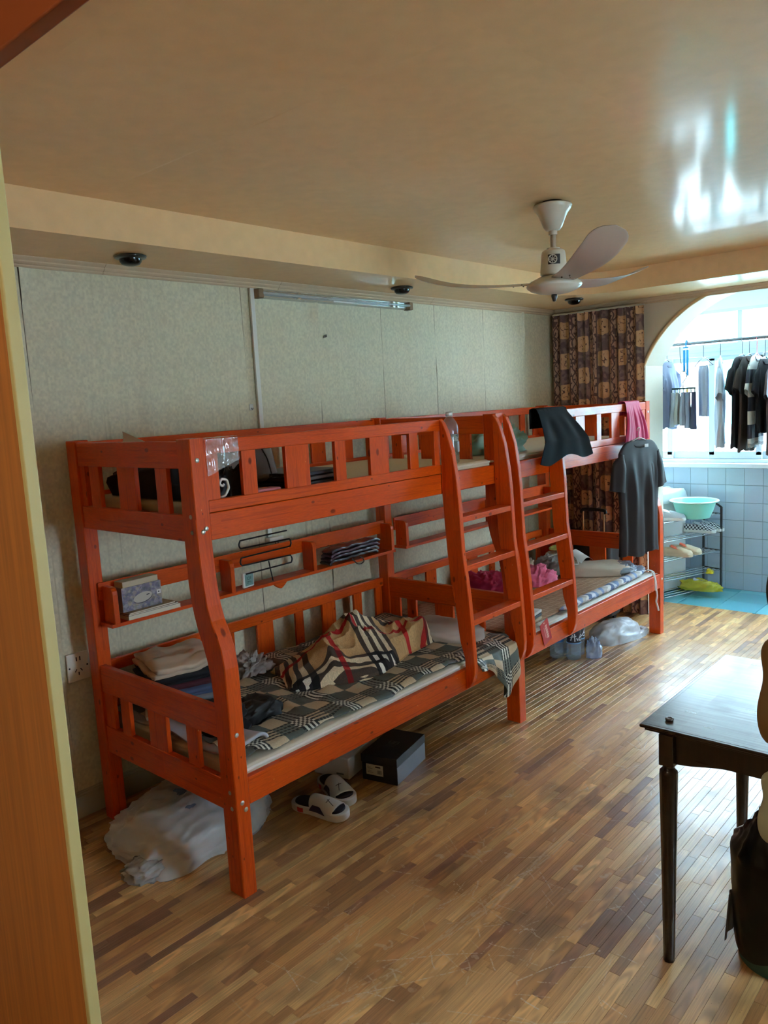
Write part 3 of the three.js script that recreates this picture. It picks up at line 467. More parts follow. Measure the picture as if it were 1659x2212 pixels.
// ------------------------------------------------------------------ garments and hangers
function shirtParts({ w = 0.46, len = 0.66, sl = 0.2, depth = 0.04, seed = 1, folds = 0.012, spread = 0.42 }) {
  const R = rng(seed), p1 = R() * 9, p2 = R() * 9, W = w / 2;
  const ring = (a, t) => {
    const top = clamp(t / 0.14), hw = t < 0.14 ? lerp(0.085, W * 0.96, pow(top, 0.75)) : lerp(W * 0.96, W, (t - 0.14) / 0.86), y = t < 0.14 ? -0.075 * top * top : -(0.075 + (t - 0.14) / 0.86 * (len - 0.075));
    const d = depth * (0.45 + 0.55 * smooth(0.05, 0.4, t)), x = hw * cos(a), f = folds * smooth(0.08, 0.5, t) * (sin(x * 38 + p1 + 2.2 * sin(t * 3 + p2)) + 0.6 * sin(x * 71 + p2));
    return [x * (1 - 0.04 * smooth(0.2, 0.6, t) * sin(t * 3)), y + 0.012 * smooth(0.9, 1, t) * sin(x * 22 + p1), d * Math.sign(sin(a)) * pow(abs(sin(a)), 0.6) + f];
  };
  const uvf = (u, v, p) => [p[0], p[1]];
  const sleeves = [-1, 1].map((s) => clothTube(28, 14, (a, t) => {
    const dx = spread, dy = -Math.sqrt(1 - dx * dx), cx = s * (W * 0.72 + dx * sl * t), cy = -0.085 + dy * sl * t, h = lerp(0.05, 0.088, smooth(0, 0.35, t)), x = h * cos(a); return [cx + s * -dy * x, cy + dx * x * 1, lerp(0.012, depth * 0.8, smooth(0, 0.4, t)) * Math.sign(sin(a)) * pow(abs(sin(a)), 0.7) + folds * 0.8 * sin(x * 60 + p1 + t * 2)];
  }, uvf));
  const collar = tube([...Array(17).keys()].map((i) => { const a = i / 16 * 2 * PI; return [0.082 * cos(a), -0.004 - 0.034 * smooth(-0.2, 1, sin(a)), depth * 0.5 * sin(a)]; }), 0.008, 48, 6, true);
  return { body: clothTube(72, 36, ring, uvf), sleeves, collar, hem: clothTube(72, 2, (a, t) => { const p = ring(a, 0.965 + 0.03 * t); return [p[0] * 1.006, p[1], p[2] * 1.04]; }) };
}
function hangShirt(name, label, cat, opt, material, p, turn, group, trim) {
  const s = thing(name, label, cat, p, turn, group), q = shirtParts(opt); mesh('body', q.body, material, s); q.sleeves.forEach((g) => mesh('sleeve', g, material, s)); mesh('collar', q.collar, trim ?? material, s); mesh('hem', q.hem, material, s); return s;
}
function hanger(label, p, turn, material, hookR = 0.022, up = 0.10, group) {      // p is where the shoulders meet
  const h = thing('clothes_hanger', label, 'hanger', p, turn, group);
  mesh('hook', tube([[0, 0, 0], [0, up * 0.5, 0], [0, up - hookR, 0], [hookR * 0.7, up + hookR * 0.5, 0], [0, up + hookR, 0], [-hookR * 0.9, up + hookR * 0.3, 0], [-hookR, up - hookR * 0.3, 0]], 0.0024, 40, 6), material, h);
  mesh('shoulder_bar', tube([[-0.17, -0.062, 0], [-0.08, -0.022, 0], [0, 0, 0], [0.08, -0.022, 0], [0.17, -0.062, 0]], 0.0045, 40, 6), material, h); mesh('lower_bar', rod([-0.168, -0.063, 0], [0.168, -0.063, 0], 0.003, 6), material, h); return h;
}
const cloth = (c, r = 0.85, more = {}) => m(c, r, { sheen: 0.25, sheenRoughness: 0.6, sheenColor: new THREE.Color(0.6, 0.6, 0.6), ...more });
const wire = m([70, 76, 84], 0.4, { metalness: 0.5 });
const RODY = 2.085, RODX = 4.9;
{
  const r = thing('drying_rod', 'grey clothes rod across the balcony holding the washing', 'clothes rod'); mesh('bar', rod([RODX, RODY, -0.09], [RODX, RODY, WR - 0.01], 0.0125, 16), m([120, 126, 132], 0.4, { metalness: 0.5 }), r);
  for (const z of [0.35, 3.6]) mesh('bracket', [rod([RODX, RODY + 0.01, z], [RODX, 2.499, z], 0.006, 8)], wire, r);
  const stripe = tex(64, 256, (u, v) => (floor(v * 6) % 2 ? [206, 202, 196] : [44, 46, 60]), { size: [0.1, 0.62] });
  const G = 'washing on the balcony rod', H = 'thin hangers on the balcony rod';
  const list = [
    ['polo_shirt', 'slate grey garment hung at the left end of the rod beside the arch', 0.66, [92, 96, 116], { w: 0.40, len: 0.54, sl: 0.14, seed: 11, depth: 0.05 }, 0.05, 0.0, wire],
    ['t_shirt', 'pale grey-blue long T-shirt hung in the middle of the rod', 1.085, [196, 208, 226], { w: 0.50, len: 0.68, sl: 0.24, seed: 12, depth: 0.03, folds: 0.008 }, 0.3, 0.0, wire],
    ['t_shirt', 'black T-shirt hung right of the pale one', 1.25, [34, 34, 40], { w: 0.44, len: 0.70, sl: 0.2, seed: 13, depth: 0.018, folds: 0.005 }, -0.06, 0.0, wire],
    ['t_shirt', 'dark brown T-shirt hung between the black and the striped one', 1.30, [66, 56, 52], { w: 0.42, len: 0.72, sl: 0.2, seed: 14, depth: 0.018, folds: 0.005 }, -0.04, 0.0, wire],
    ['t_shirt', 'black and white striped T-shirt on a pink hanger', 1.355, null, { w: 0.46, len: 0.68, sl: 0.22, seed: 15, depth: 0.018, folds: 0.005 }, 0.05, 0.0, m([230, 110, 130], 0.4)],
    ['t_shirt', 'plain black shirt hung right of the striped one', 1.415, [28, 28, 34], { w: 0.40, len: 0.55, sl: 0.2, seed: 16, depth: 0.018, folds: 0.005 }, 0.0, 0.03, wire],
    ['t_shirt', 'mauve brown T-shirt at the right edge of the washing', 1.475, [92, 82, 88], { w: 0.48, len: 0.72, sl: 0.24, seed: 17, depth: 0.018, folds: 0.005 }, 0.12, 0.03, m([226, 120, 138], 0.4)],
  ];
  for (const [n, l, z, c, o, ry, dy, hm] of list) {
    const y = RODY - 0.135 - dy; hangShirt(n, l, 'shirt', o, c ? cloth(c) : cloth('#ffffff', 0.85, { map: stripe }), [RODX, y, z], ry, G);
    hanger('hanger carrying the ' + l.split(' hung')[0].split(' on a')[0].split(' at the')[0], [RODX, y + 0.018, z], ry, hm, 0.02, 0.105 + dy, H);
  }
  // a folded towel, the clip hanger and its socks
  const tw = thing('towel', 'light grey towel hung over a hanger left of the pale T-shirt', 'towel', [RODX, 1.90, 0.955], 0.75, G); mesh('fabric', clothTube(40, 24, (a, t) => { const x = 0.09 * cos(a) * (1 - 0.1 * t); return [x, -0.40 * t, 0.016 * Math.sign(sin(a)) * pow(abs(sin(a)), 0.6) * (0.3 + 0.7 * smooth(0, 0.1, t)) + 0.006 * sin(x * 90 + t)]; }), cloth([150, 154, 170]), tw);
  hanger('hanger carrying the light grey towel', [RODX, 1.965, 0.955], 0.75, wire, 0.02, 0.1, H);
  const cb = thing('clip_hanger', 'bright blue folded clip hanger hooked on the rod', 'hanger', [RODX - 0.02, 0, 0.822]); const blue = m([20, 130, 190], 0.4); mesh('strip', [bx(-0.006, 0.006, 1.86, 2.06, -0.022, -0.004, 0.003), bx(-0.006, 0.006, 1.83, 2.06, 0.004, 0.022, 0.003)], blue, cb); mesh('hook', tube([[0, 2.05, 0], [0, 2.10, 0.0], [0.02, 2.112, 0], [0.038, 2.09, 0]], 0.006, 24, 6), blue, cb); mesh('band', bx(-0.007, 0.007, 2.035, 2.05, -0.024, 0.024, 0.002), m([232, 238, 240], 0.4), cb);
  const ch = thing('sock_hanger', 'dark green bar hanger with pegs holding socks and underwear', 'hanger', [RODX - 0.05, 0, 0.81]); const dg = m([30, 66, 70], 0.45); mesh('bar', bx(-0.008, 0.008, 1.722, 1.738, -0.10, 0.10, 0.004), dg, ch); mesh('hook', tube([[0, 1.738, 0], [0, 1.78, 0], [0.0, 1.82, 0.03], [0, 1.86, 0.02], [0, 1.87, -0.012], [0, 1.845, -0.025]], 0.004, 30, 6), dg, ch); mesh('suspension', tube([[0, 1.868, -0.005], [0.02, 1.98, -0.03], [0.05, 2.098, -0.045]], 0.003, 20, 6), wire, ch);
  for (let k = 0; k < 7; k++) mesh('peg', bx(-0.006, 0.006, 1.688, 1.724, -0.092 + k * 0.03, -0.080 + k * 0.03, 0.002), k === 4 ? m([240, 190, 40], 0.4) : m([214, 224, 228], 0.4), ch);
  const so = [['pale grey sock hung at the left end of the sock hanger', [178, 188, 200], -0.085, 0.28], ['olive grey underwear hung second on the sock hanger', [140, 142, 138], -0.045, 0.26], ['grey boxer shorts in the middle of the sock hanger', [128, 132, 146], 0.0, 0.27], ['mid grey sock under the yellow peg', [116, 122, 140], 0.04, 0.29], ['navy underwear hung at the right end of the sock hanger', [50, 54, 74], 0.085, 0.30]];
  so.forEach(([l, c, dz, L], i) => { const s = thing('sock', l, i % 2 ? 'underwear' : 'sock', [RODX - 0.05, 1.70, 0.81 + dz], 0.3 * (i - 2), 'socks on the clip hanger'); mesh('fabric', clothTube(26, 18, (a, t) => [0.030 * cos(a) * (0.7 + 0.5 * t) + 0.006 * sin(t * 5 + i), -L * t, 0.022 * sin(a) * (0.6 + 0.5 * t) + 0.005 * sin(a * 5 + i * 2)]), cloth(c), s); });
}
// ------------------------------------------------------------------ balcony floor: appliance, shoe rack, basin, shoes
{
  const w = thing('washing_machine', 'white washing machine under a crumpled clear plastic cover behind the shoe rack', 'washing machine', [4.92, 0, 0.44], 2.795);
  mesh('cabinet', bx(-0.28, 0.28, 0.02, 0.86, -0.22, 0.22, 0.02, 3), m([226, 230, 232], 0.35), w); mesh('foot', [bx(-0.26, -0.2, 0, 0.03, -0.2, -0.15, 0.004)], m([60, 62, 66], 0.6), w); for (const [fx, fz] of [[0.2, 0.15], [-0.26, 0.15], [0.2, -0.2]]) mesh('foot', [bx(fx, fx + 0.06, 0, 0.03, fz, fz + 0.05, 0.004)], m([60, 62, 66], 0.6), w);
  mesh('plastic_cover', sheet(40, 40, (u, v) => { const x = (u - 0.5) * 0.58, z = (v - 0.5) * 0.46, e = max(abs(u - 0.5), abs(v - 0.5)); return [x, 0.868 + 0.03 * ridge(x * 9, z * 9, 3, 3) - 0.10 * smooth(0.46, 0.5, e), z]; }, { thick: 0.0008 }), m([226, 238, 240], 0.25, { transmission: 0.5, thickness: 0 }), w);
  const r = thing('shoe_rack', 'black shoe rack with five tiers of chrome rods on the balcony', 'shoe rack', [5.19, 0, 1.005], 2.795), bk = m([40, 42, 48], 0.45), ch = m([214, 220, 226], 0.2, { metalness: 0.8 }), xs = [0, 0.70], zs = [0, 0.18], tiers = [0.665, 0.508, 0.348, 0.184, 0.045];
  for (const x of xs) { for (const z of zs) mesh('post', rod([x, 0, z], [x, z < 0.1 ? 0.725 : 0.76, z], 0.010, 10), bk, r); mesh('top_bar', tube([[x, 0.722, 0.0], [x, 0.748, 0.05], [x, 0.76, 0.09], [x, 0.76, 0.18]], 0.009, 20, 8), bk, r); for (const y of tiers) mesh('cross_bar', rod([x, y, 0], [x, y, 0.18], 0.007, 8), bk, r); }
  for (const y of tiers) for (const z of [0.010, 0.062, 0.114, 0.166]) mesh('rod', rod([xs[0], y, z], [xs[1], y, z], 0.005, 8), ch, r);
  const b = thing('plastic_basin', 'mint green round plastic basin on top of the shoe rack', 'basin', [4.895, 0.671, 0.885]); mesh('bowl', lathe([[0, 0.004], [0.105, 0.004], [0.118, 0.0], [0.122, 0.004], [0.150, 0.07], [0.166, 0.125], [0.186, 0.136], [0.190, 0.142], [0.186, 0.146], [0.164, 0.138], [0.146, 0.08], [0.116, 0.012], [0, 0.010]], 56), m([150, 226, 214], 0.3, { transmission: 0.15, thickness: 0 }), b); mesh('rim', new THREE.TorusGeometry(0.187, 0.006, 8, 56).rotateX(PI / 2).translate(0, 0.141, 0), m([196, 240, 232], 0.3), b);
  // shoes, toe towards +z of their own frame
  const outline = (k) => { const s = new THREE.Shape(); s.moveTo(0, -0.13); s.bezierCurveTo(0.034, -0.13, 0.036, -0.08, 0.032, -0.02); s.bezierCurveTo(0.032, 0.03, 0.048, 0.06, 0.044, 0.095); s.bezierCurveTo(0.038, 0.135, -0.022, 0.14, -0.034, 0.105); s.bezierCurveTo(-0.044, 0.06, -0.030, 0.0, -0.032, -0.05); s.bezierCurveTo(-0.036, -0.10, -0.030, -0.13, 0, -0.13); return s; };
  const flat = (s, y0, h, sc = 1) => new THREE.ExtrudeGeometry(s, { depth: h, bevelEnabled: true, bevelThickness: 0.003, bevelSize: 0.003, bevelSegments: 2, curveSegments: 16 }).rotateX(PI / 2).scale(sc, 1, sc).translate(0, y0 + h + 0.003, 0);
  function shoe(label, p, turn, up, sole, tongue, group) {
    const s = thing('shoe', label, 'shoe', p, turn, group); mesh('sole', flat(outline(), 0, 0.018), sole, s);
    mesh('upper', sheet(26, 30, (u, v) => { const a = u * PI, z = lerp(-0.126, 0.128, v), hw = 0.034 + 0.010 * smooth(0.45, 0.85, v) - 0.03 * smooth(0.88, 1.0, v) - 0.016 * smooth(0.1, 0, v), hgt = v < 0.5 ? lerp(0.062, 0.058, v * 2) : lerp(0.058, 0.03, smooth(0.5, 0.95, v)) - 0.02 * smooth(0.94, 1, v), open = v < 0.52 ? smooth(0.52, 0.40, v) * smooth(0.25, 0.42, min(u, 1 - u)) : 0; return [hw * cos(a) * (1 - 0.12 * sin(a)) + 0.004 * smooth(0.4, 0.8, v), 0.022 + hgt * sin(a) * (1 - 0.92 * open), z]; }, { thick: 0.002, uv: (u, v) => [u * 0.16, v * 0.26] }), up, s);
    mesh('tongue', sheet(8, 10, (u, v) => [(u - 0.5) * 0.045, 0.07 + 0.018 * (1 - v) - 0.012 * v - pow(2 * u - 1, 2) * 0.012, lerp(-0.045, 0.04, v)], { thick: 0.004 }), tongue, s);
    mesh('laces', [0, 1, 2, 3].map((k) => rod([-0.018, 0.074 - k * 0.006, -0.012 + k * 0.016], [0.018, 0.072 - k * 0.006, -0.004 + k * 0.016], 0.0025, 6)), sole, s); return s;
  }
  const check = m('#ffffff', 0.7, { map: tex(64, 64, (u, v) => ((floor(u * 2) + floor(v * 2)) % 2 ? [34, 40, 60] : [222, 228, 232]), { size: [0.03, 0.03] }) }), wh = m([226, 232, 232], 0.5), be = m([222, 204, 176], 0.6), or = m([236, 112, 84], 0.6), gr = m([168, 178, 188], 0.6), SG = 'shoes on the rack';
  shoe('checkered canvas shoe on the second tier, nearer one', [5.09, 0.514, 0.862], 0.05, check, wh, check, SG); shoe('checkered canvas shoe on the second tier by the rack post', [5.20, 0.514, 0.89], 0.1, check, wh, check, SG);
  shoe('beige sneaker with orange tongue on the third tier, left one', [4.80, 0.354, 0.775], 0.1, be, be, or, SG); shoe('beige sneaker with orange tongue on the third tier, right one', [4.93, 0.354, 0.80], 0.12, be, be, or, SG);
  shoe('white and grey sneaker left of the basin on the top tier', [4.69, 0.671, 0.755], 0.3, gr, wh, wh, SG);
  shoe('grey shoe inside the yellow bag on the lowest tier', [4.97, 0.052, 0.90], 0.1, m([80, 92, 88], 0.6), gr, gr, SG);
  const yb = thing('yellow_bag', 'see-through yellow plastic bag with a shoe on the lowest tier', 'plastic bag', [4.97, 0.052, 0.90], 0.1); mesh('film', lump([0.085, 0.085, 0.16], 91, { fold: 0.35, freq: 5, square: 0.85 }), m([232, 226, 70], 0.25, { transmission: 0.55, thickness: 0 }), yb); mesh('knot', at(lump([0.03, 0.03, 0.03], 92, { fold: 0.6, freq: 4, nu: 24, nv: 16 }), 0.03, 0.135, 0.08), m([236, 226, 60], 0.3, { transmission: 0.3, thickness: 0 }), yb);
}
// ------------------------------------------------------------------ bedding and belongings on the near bunk
const plaid = tex(1024, 1024, (u, v) => {
  const n = 4, fx = (u * n) % 1, fy = (v * n) % 1, w = vn(u * 900, v * 900) * 0.2 + 0.9, B = 0.70;
  const beige = [200, 182, 150], grey = [86, 94, 88], ink = [24, 27, 27], white = [228, 228, 216], line = (f) => floor((f - B) / (1 - B) * 7) % 2 === 0, cell = (f) => (f < B / 2 ? 0 : 1);
  let c; if (fx > B && fy > B) c = line(fx) !== line(fy) ? white : ink; else if (fx > B) c = line(fx) ? (floor(fy * 40) % 3 === 2 ? grey : ink) : cell(fy) ? mixc(grey, white, 0.3) : white; else if (fy > B) c = line(fy) ? (floor(fx * 40) % 3 === 2 ? mixc(ink, beige, 0.5) : ink) : cell(fx) ? mixc(grey, white, 0.15) : beige; else c = cell(fx) === cell(fy) ? beige : grey;
  return mulc(c, w);
}, { size: [1, 1] });
const tartan = tex(1024, 1024, (u, v) => {
  const tan = [198, 158, 106], f = [(u * 2 + 40) % 1, (v * 2 + 40) % 1], cls = f.map((a) => { const d = abs(a - 0.34); return abs(a - 0.80) < 0.028 ? 3 : d < 0.21 ? (floor((a - 0.13) / 0.06) % 2 ? 2 : 1) : 0; }), w = 0.9 + 0.2 * vn(u * 500, v * 500);
  const [a, b] = cls; let c = tan; if (a === 3 || b === 3) c = a === 1 || b === 1 ? [120, 20, 24] : [186, 40, 36]; else if (a === 1 && b === 1) c = [20, 18, 18]; else if (a === 2 && b === 2) c = [232, 226, 212]; else if (a === 1 || b === 1) c = (a === 0 || b === 0) ? [74, 60, 50] : [40, 38, 40]; else if (a === 2 || b === 2) c = [222, 202, 166];
  return mulc(c, w);
}, { size: [1, 1] });
const spreadM = m('#ffffff', 0.55, { map: plaid, sheen: 0.4, sheenRoughness: 0.35, sheenColor: new THREE.Color(0.8, 0.85, 0.85) }), blanketM = m('#ffffff', 0.95, { map: tartan, sheen: 0.4, sheenRoughness: 0.7, sheenColor: new THREE.Color(0.7, 0.6, 0.5) });
const tick = m([226, 218, 198], 0.8);
function mattress(label, x0, x1, y0, y1, z0, z1, c, pipe) { const t = thing('mattress', label, 'mattress'); mesh('pad', bx(x0, x1, y0, y1, z0, z1, 0.02, 3), c, t); const z = z1 - 0.004, x = x1 - 0.01, a = x0 + 0.01; mesh('piping', tube([[a, y1 - 0.012, z0 + 0.01], [a, y1 - 0.012, z - 0.02], [a + 0.02, y1 - 0.012, z], [x - 0.02, y1 - 0.012, z], [x, y1 - 0.012, z - 0.02], [x, y1 - 0.012, z0 + 0.01]], 0.006, 160, 8), pipe, t); return t; }
mattress('thin cream mattress under the plaid bedspread of the near lower bunk', 0.065, 1.865, 0.371, 0.462, 0.128, 1.028, tick, m([240, 236, 226], 0.6));
mattress('thin cream mattress on the near upper bunk', 0.065, 1.865, 1.331, 1.425, 0.128, 0.934, m([214, 198, 168], 0.8), m([226, 214, 190], 0.7));
mattress('thin pale mattress on the far lower bunk', 1.937, 3.75, 0.371, 0.452, 0.128, 1.028, m([216, 214, 204], 0.8), m([232, 234, 232], 0.6));
mattress('thin pale mattress on the far upper bunk', 1.937, 3.75, 1.331, 1.425, 0.128, 0.934, m([222, 214, 198], 0.8), m([232, 228, 220], 0.7));
{
  const b = thing('bedspread', 'grey and beige plaid bedspread with one corner hanging over the side rail', 'bedspread');
  const hgt = (x, z) => 0.466 + 0.022 * ridge(x * 6 + 1.6 * z, z * 4.5, 3, 3) + 0.010 * fbm(x * 3, z * 3, 5, 2) + 0.018 * smooth(0.35, 0.12, x) * ridge(x * 9, z * 9, 8, 2);
  const top = sheet(180, 90, (u, v) => { const x = lerp(0.09, 1.86, u), zf = 1.018 + 0.012 * sin(x * 9) + 0.008 * sin(x * 31) - 0.026 * smooth(0.9, 0.1, x), z = lerp(0.135, zf, v), e = smooth(0.975, 1, v); return [x, hgt(x, z) - 0.010 * e, z]; }, { thick: 0.004, uv: (u, v, p) => [p[0] + 0.05 * fbm(p[0] * 4, p[2] * 4, 2, 2), p[2] + 0.05 * fbm(p[0] * 4, p[2] * 4, 9, 2)] });
  const flap = sheet(44, 44, (u, v) => {
    const x = lerp(1.455, 1.832, u) + 0.02 * v * sin(u * 5), low = 0.43 - 0.22 * Math.exp(-pow((u - 0.66) / 0.30, 2)) , s = v * 1.0; let y, z;
    if (s < 0.28) { const a = s / 0.28; y = 0.482 + 0.012 * sin(a * PI) - 0.02 * a * a; z = lerp(0.93, 1.075, a); } else { const a = (s - 0.28) / 0.72; y = lerp(0.470, low, a); z = 1.077 + 0.028 * sin(a * PI * 0.6) + 0.018 * a * sin(u * 15 + 1) + 0.010 * a * sin(u * 29); }
    return [x, y, z];
  }, { thick: 0.003, uv: (u, v) => [1.45 + u * 0.38, 0.9 + v * 0.42] });
  mesh('cover', top, spreadM, b); mesh('hanging_corner', flap, spreadM, b);
  // bunched tan check blanket
  const t = thing('blanket', 'tan check blanket with black, white and red bands bunched on the plaid bedspread', 'blanket'), bump = (x, z, cx, cz, sx, sz) => Math.exp(-pow((x - cx) / sx, 2) - pow((z - cz) / sz, 2));
  const g = sheet(160, 90, (u, v) => {
    const th = u * 2 * PI, r = pow(v, 0.8), rx = 0.47 + 0.05 * sin(3 * th + 1) + 0.03 * sin(5 * th), rz = 0.29 + 0.04 * sin(2 * th + 2) + 0.03 * sin(4 * th + 0.5), x = 1.13 + rx * r * cos(th), z = 0.56 + rz * r * sin(th) + 0.05 * (x - 1.17);
    const f = ridge(x * 5 + z * 3, z * 6 - x * 2, 6, 3), edge = smooth(1, 0.86, r), base = 0.02 + 0.125 * bump(x, z, 1.20, 0.52, 0.22, 0.17) + 0.10 * bump(x, z, 1.47, 0.66, 0.11, 0.14) + 0.05 * bump(x, z, 0.93, 0.6, 0.13, 0.14) + 0.07 * bump(x, z, 1.38, 0.30, 0.12, 0.09);
    return [x + 0.02 * (f - 0.5), 0.486 + (base * (0.74 + 0.8 * f) + 0.008) * edge + 0.012 * (1 - edge) * (r > 0.97 ? 0.2 : 1), z];
  }, { thick: 0.006, uv: (u, v, p) => { const q = fbm(p[0] * 3, p[2] * 3, 4, 2), w = ridge(p[0] * 5 + p[2] * 3, p[2] * 6 - p[0] * 2, 6, 3); return [p[0] * 1.1 + 0.45 * p[2] + 0.16 * q + 0.02 * w, p[2] * 1.1 - 0.45 * p[0] + p[1] * 0.55 - 0.12 * q + 0.015 * w]; } });
  mesh('fabric', g, blanketM, t);
  const peak = thing('pillow', 'grey pillow at the far end of the plaid lower bunk, behind the ladder', 'pillow', [1.69, 0.484, 0.70], 0.1); mesh('cushion', lump([0.13, 0.07, 0.24], 21, { fold: 0.10, freq: 2, square: 0.6 }), cloth([190, 176, 164]), peak);
}
function heap(name, label, cat, p, s, c, seed, o = {}, group, turn = 0) { const t = thing(name, label, cat, p, turn, group); mesh('fabric', lump(s, seed, o), c.isMaterial ? c : cloth(c), t); return t; }
{ // folded clothes at the head of the near lower bunk
  const cols = [['folded pale cloth', 'folded off-white cloth at the bottom of the clothes pile', [206, 202, 190], 0.50, 0.03], ['folded_shirt', 'folded grey shirt in the clothes pile on the near bunk', [126, 130, 136], 0.53, 0.035], ['folded_shirt', 'folded blue shirt in the clothes pile on the near bunk', [72, 88, 122], 0.565, 0.035], ['folded_shirt', 'folded maroon shirt in the clothes pile on the near bunk', [76, 30, 40], 0.60, 0.028], ['folded_shirt', 'folded black shirt under the beige trousers of the clothes pile', [26, 26, 30], 0.628, 0.034], ['folded_trousers', 'folded beige trousers on top of the clothes pile', [206, 184, 160], 0.662, 0.045]];
  cols.forEach(([n, l, c, y, h], i) => {
    const t = thing('folded_garment', l, 'clothes', [0.262 + 0.010 * (i % 2), y, 0.385 - 0.008 * i], -0.55 + 0.06 * i, 'pile of folded clothes'), w = 0.16 - 0.004 * (i % 3), d = 0.145;
    for (let k = 0; k < 2; k++) mesh('fold', sheet(36, 36, (u, v) => { const e = pow(max(abs(u - 0.5), abs(v - 0.5)) * 2, 8), x = (u - 0.5) * 2 * (w - 0.012 * k), z = (v - 0.5) * 2 * (d + 0.008 * k); return [x, h * (0.5 + 0.47 * k) - h * 0.30 * e + (i === 5 ? 0.022 : 0.006) * (ridge(x * 9 + i, z * 9, k, 2) - 0.5), z]; }, { thick: h * 0.44 }), cloth(c), t);
  });
  heap('black_clothes', 'heap of black clothes between the folded pile and the curved post', 'clothes', [0.22, 0.486, 0.68], [0.10, 0.10, 0.15], [20, 20, 22], 31, { fold: 0.3 });
  heap('black_bag', 'small black bag lying on the plaid bedspread beside the curved post', 'bag', [0.36, 0.49, 0.72], [0.10, 0.075, 0.085], m([18, 18, 20], 0.5), 32, { fold: 0.3, freq: 2.2, square: 0.55 });
  heap('plastic_wrapper', 'crumpled clear plastic wrapper at the wall side of the plaid bedspread', 'plastic wrapper', [0.72, 0.49, 0.27], [0.09, 0.075, 0.07], m([190, 176, 168], 0.25, { transmission: 0.45, thickness: 0 }), 33, { fold: 0.8, freq: 4 });
  const q = thing('folded_quilt', 'pale grey folded quilt edge under the clothes pile against the end panel', 'quilt'); mesh('layers', sheet(20, 60, (u, v) => { const z = lerp(0.17, 0.95, v), a = u * PI; return [0.055 + 0.19 * pow(sin(a / 2), 0.5) * (a > PI * 0.5 ? 1 : 1), 0.486 + 0.012 * sin(z * 14) + 0.022 * sin(a) * (0.8 + 0.3 * vn(z * 9, 2)), z]; }, { thick: 0.012 }), cloth([176, 178, 188]), q);
}
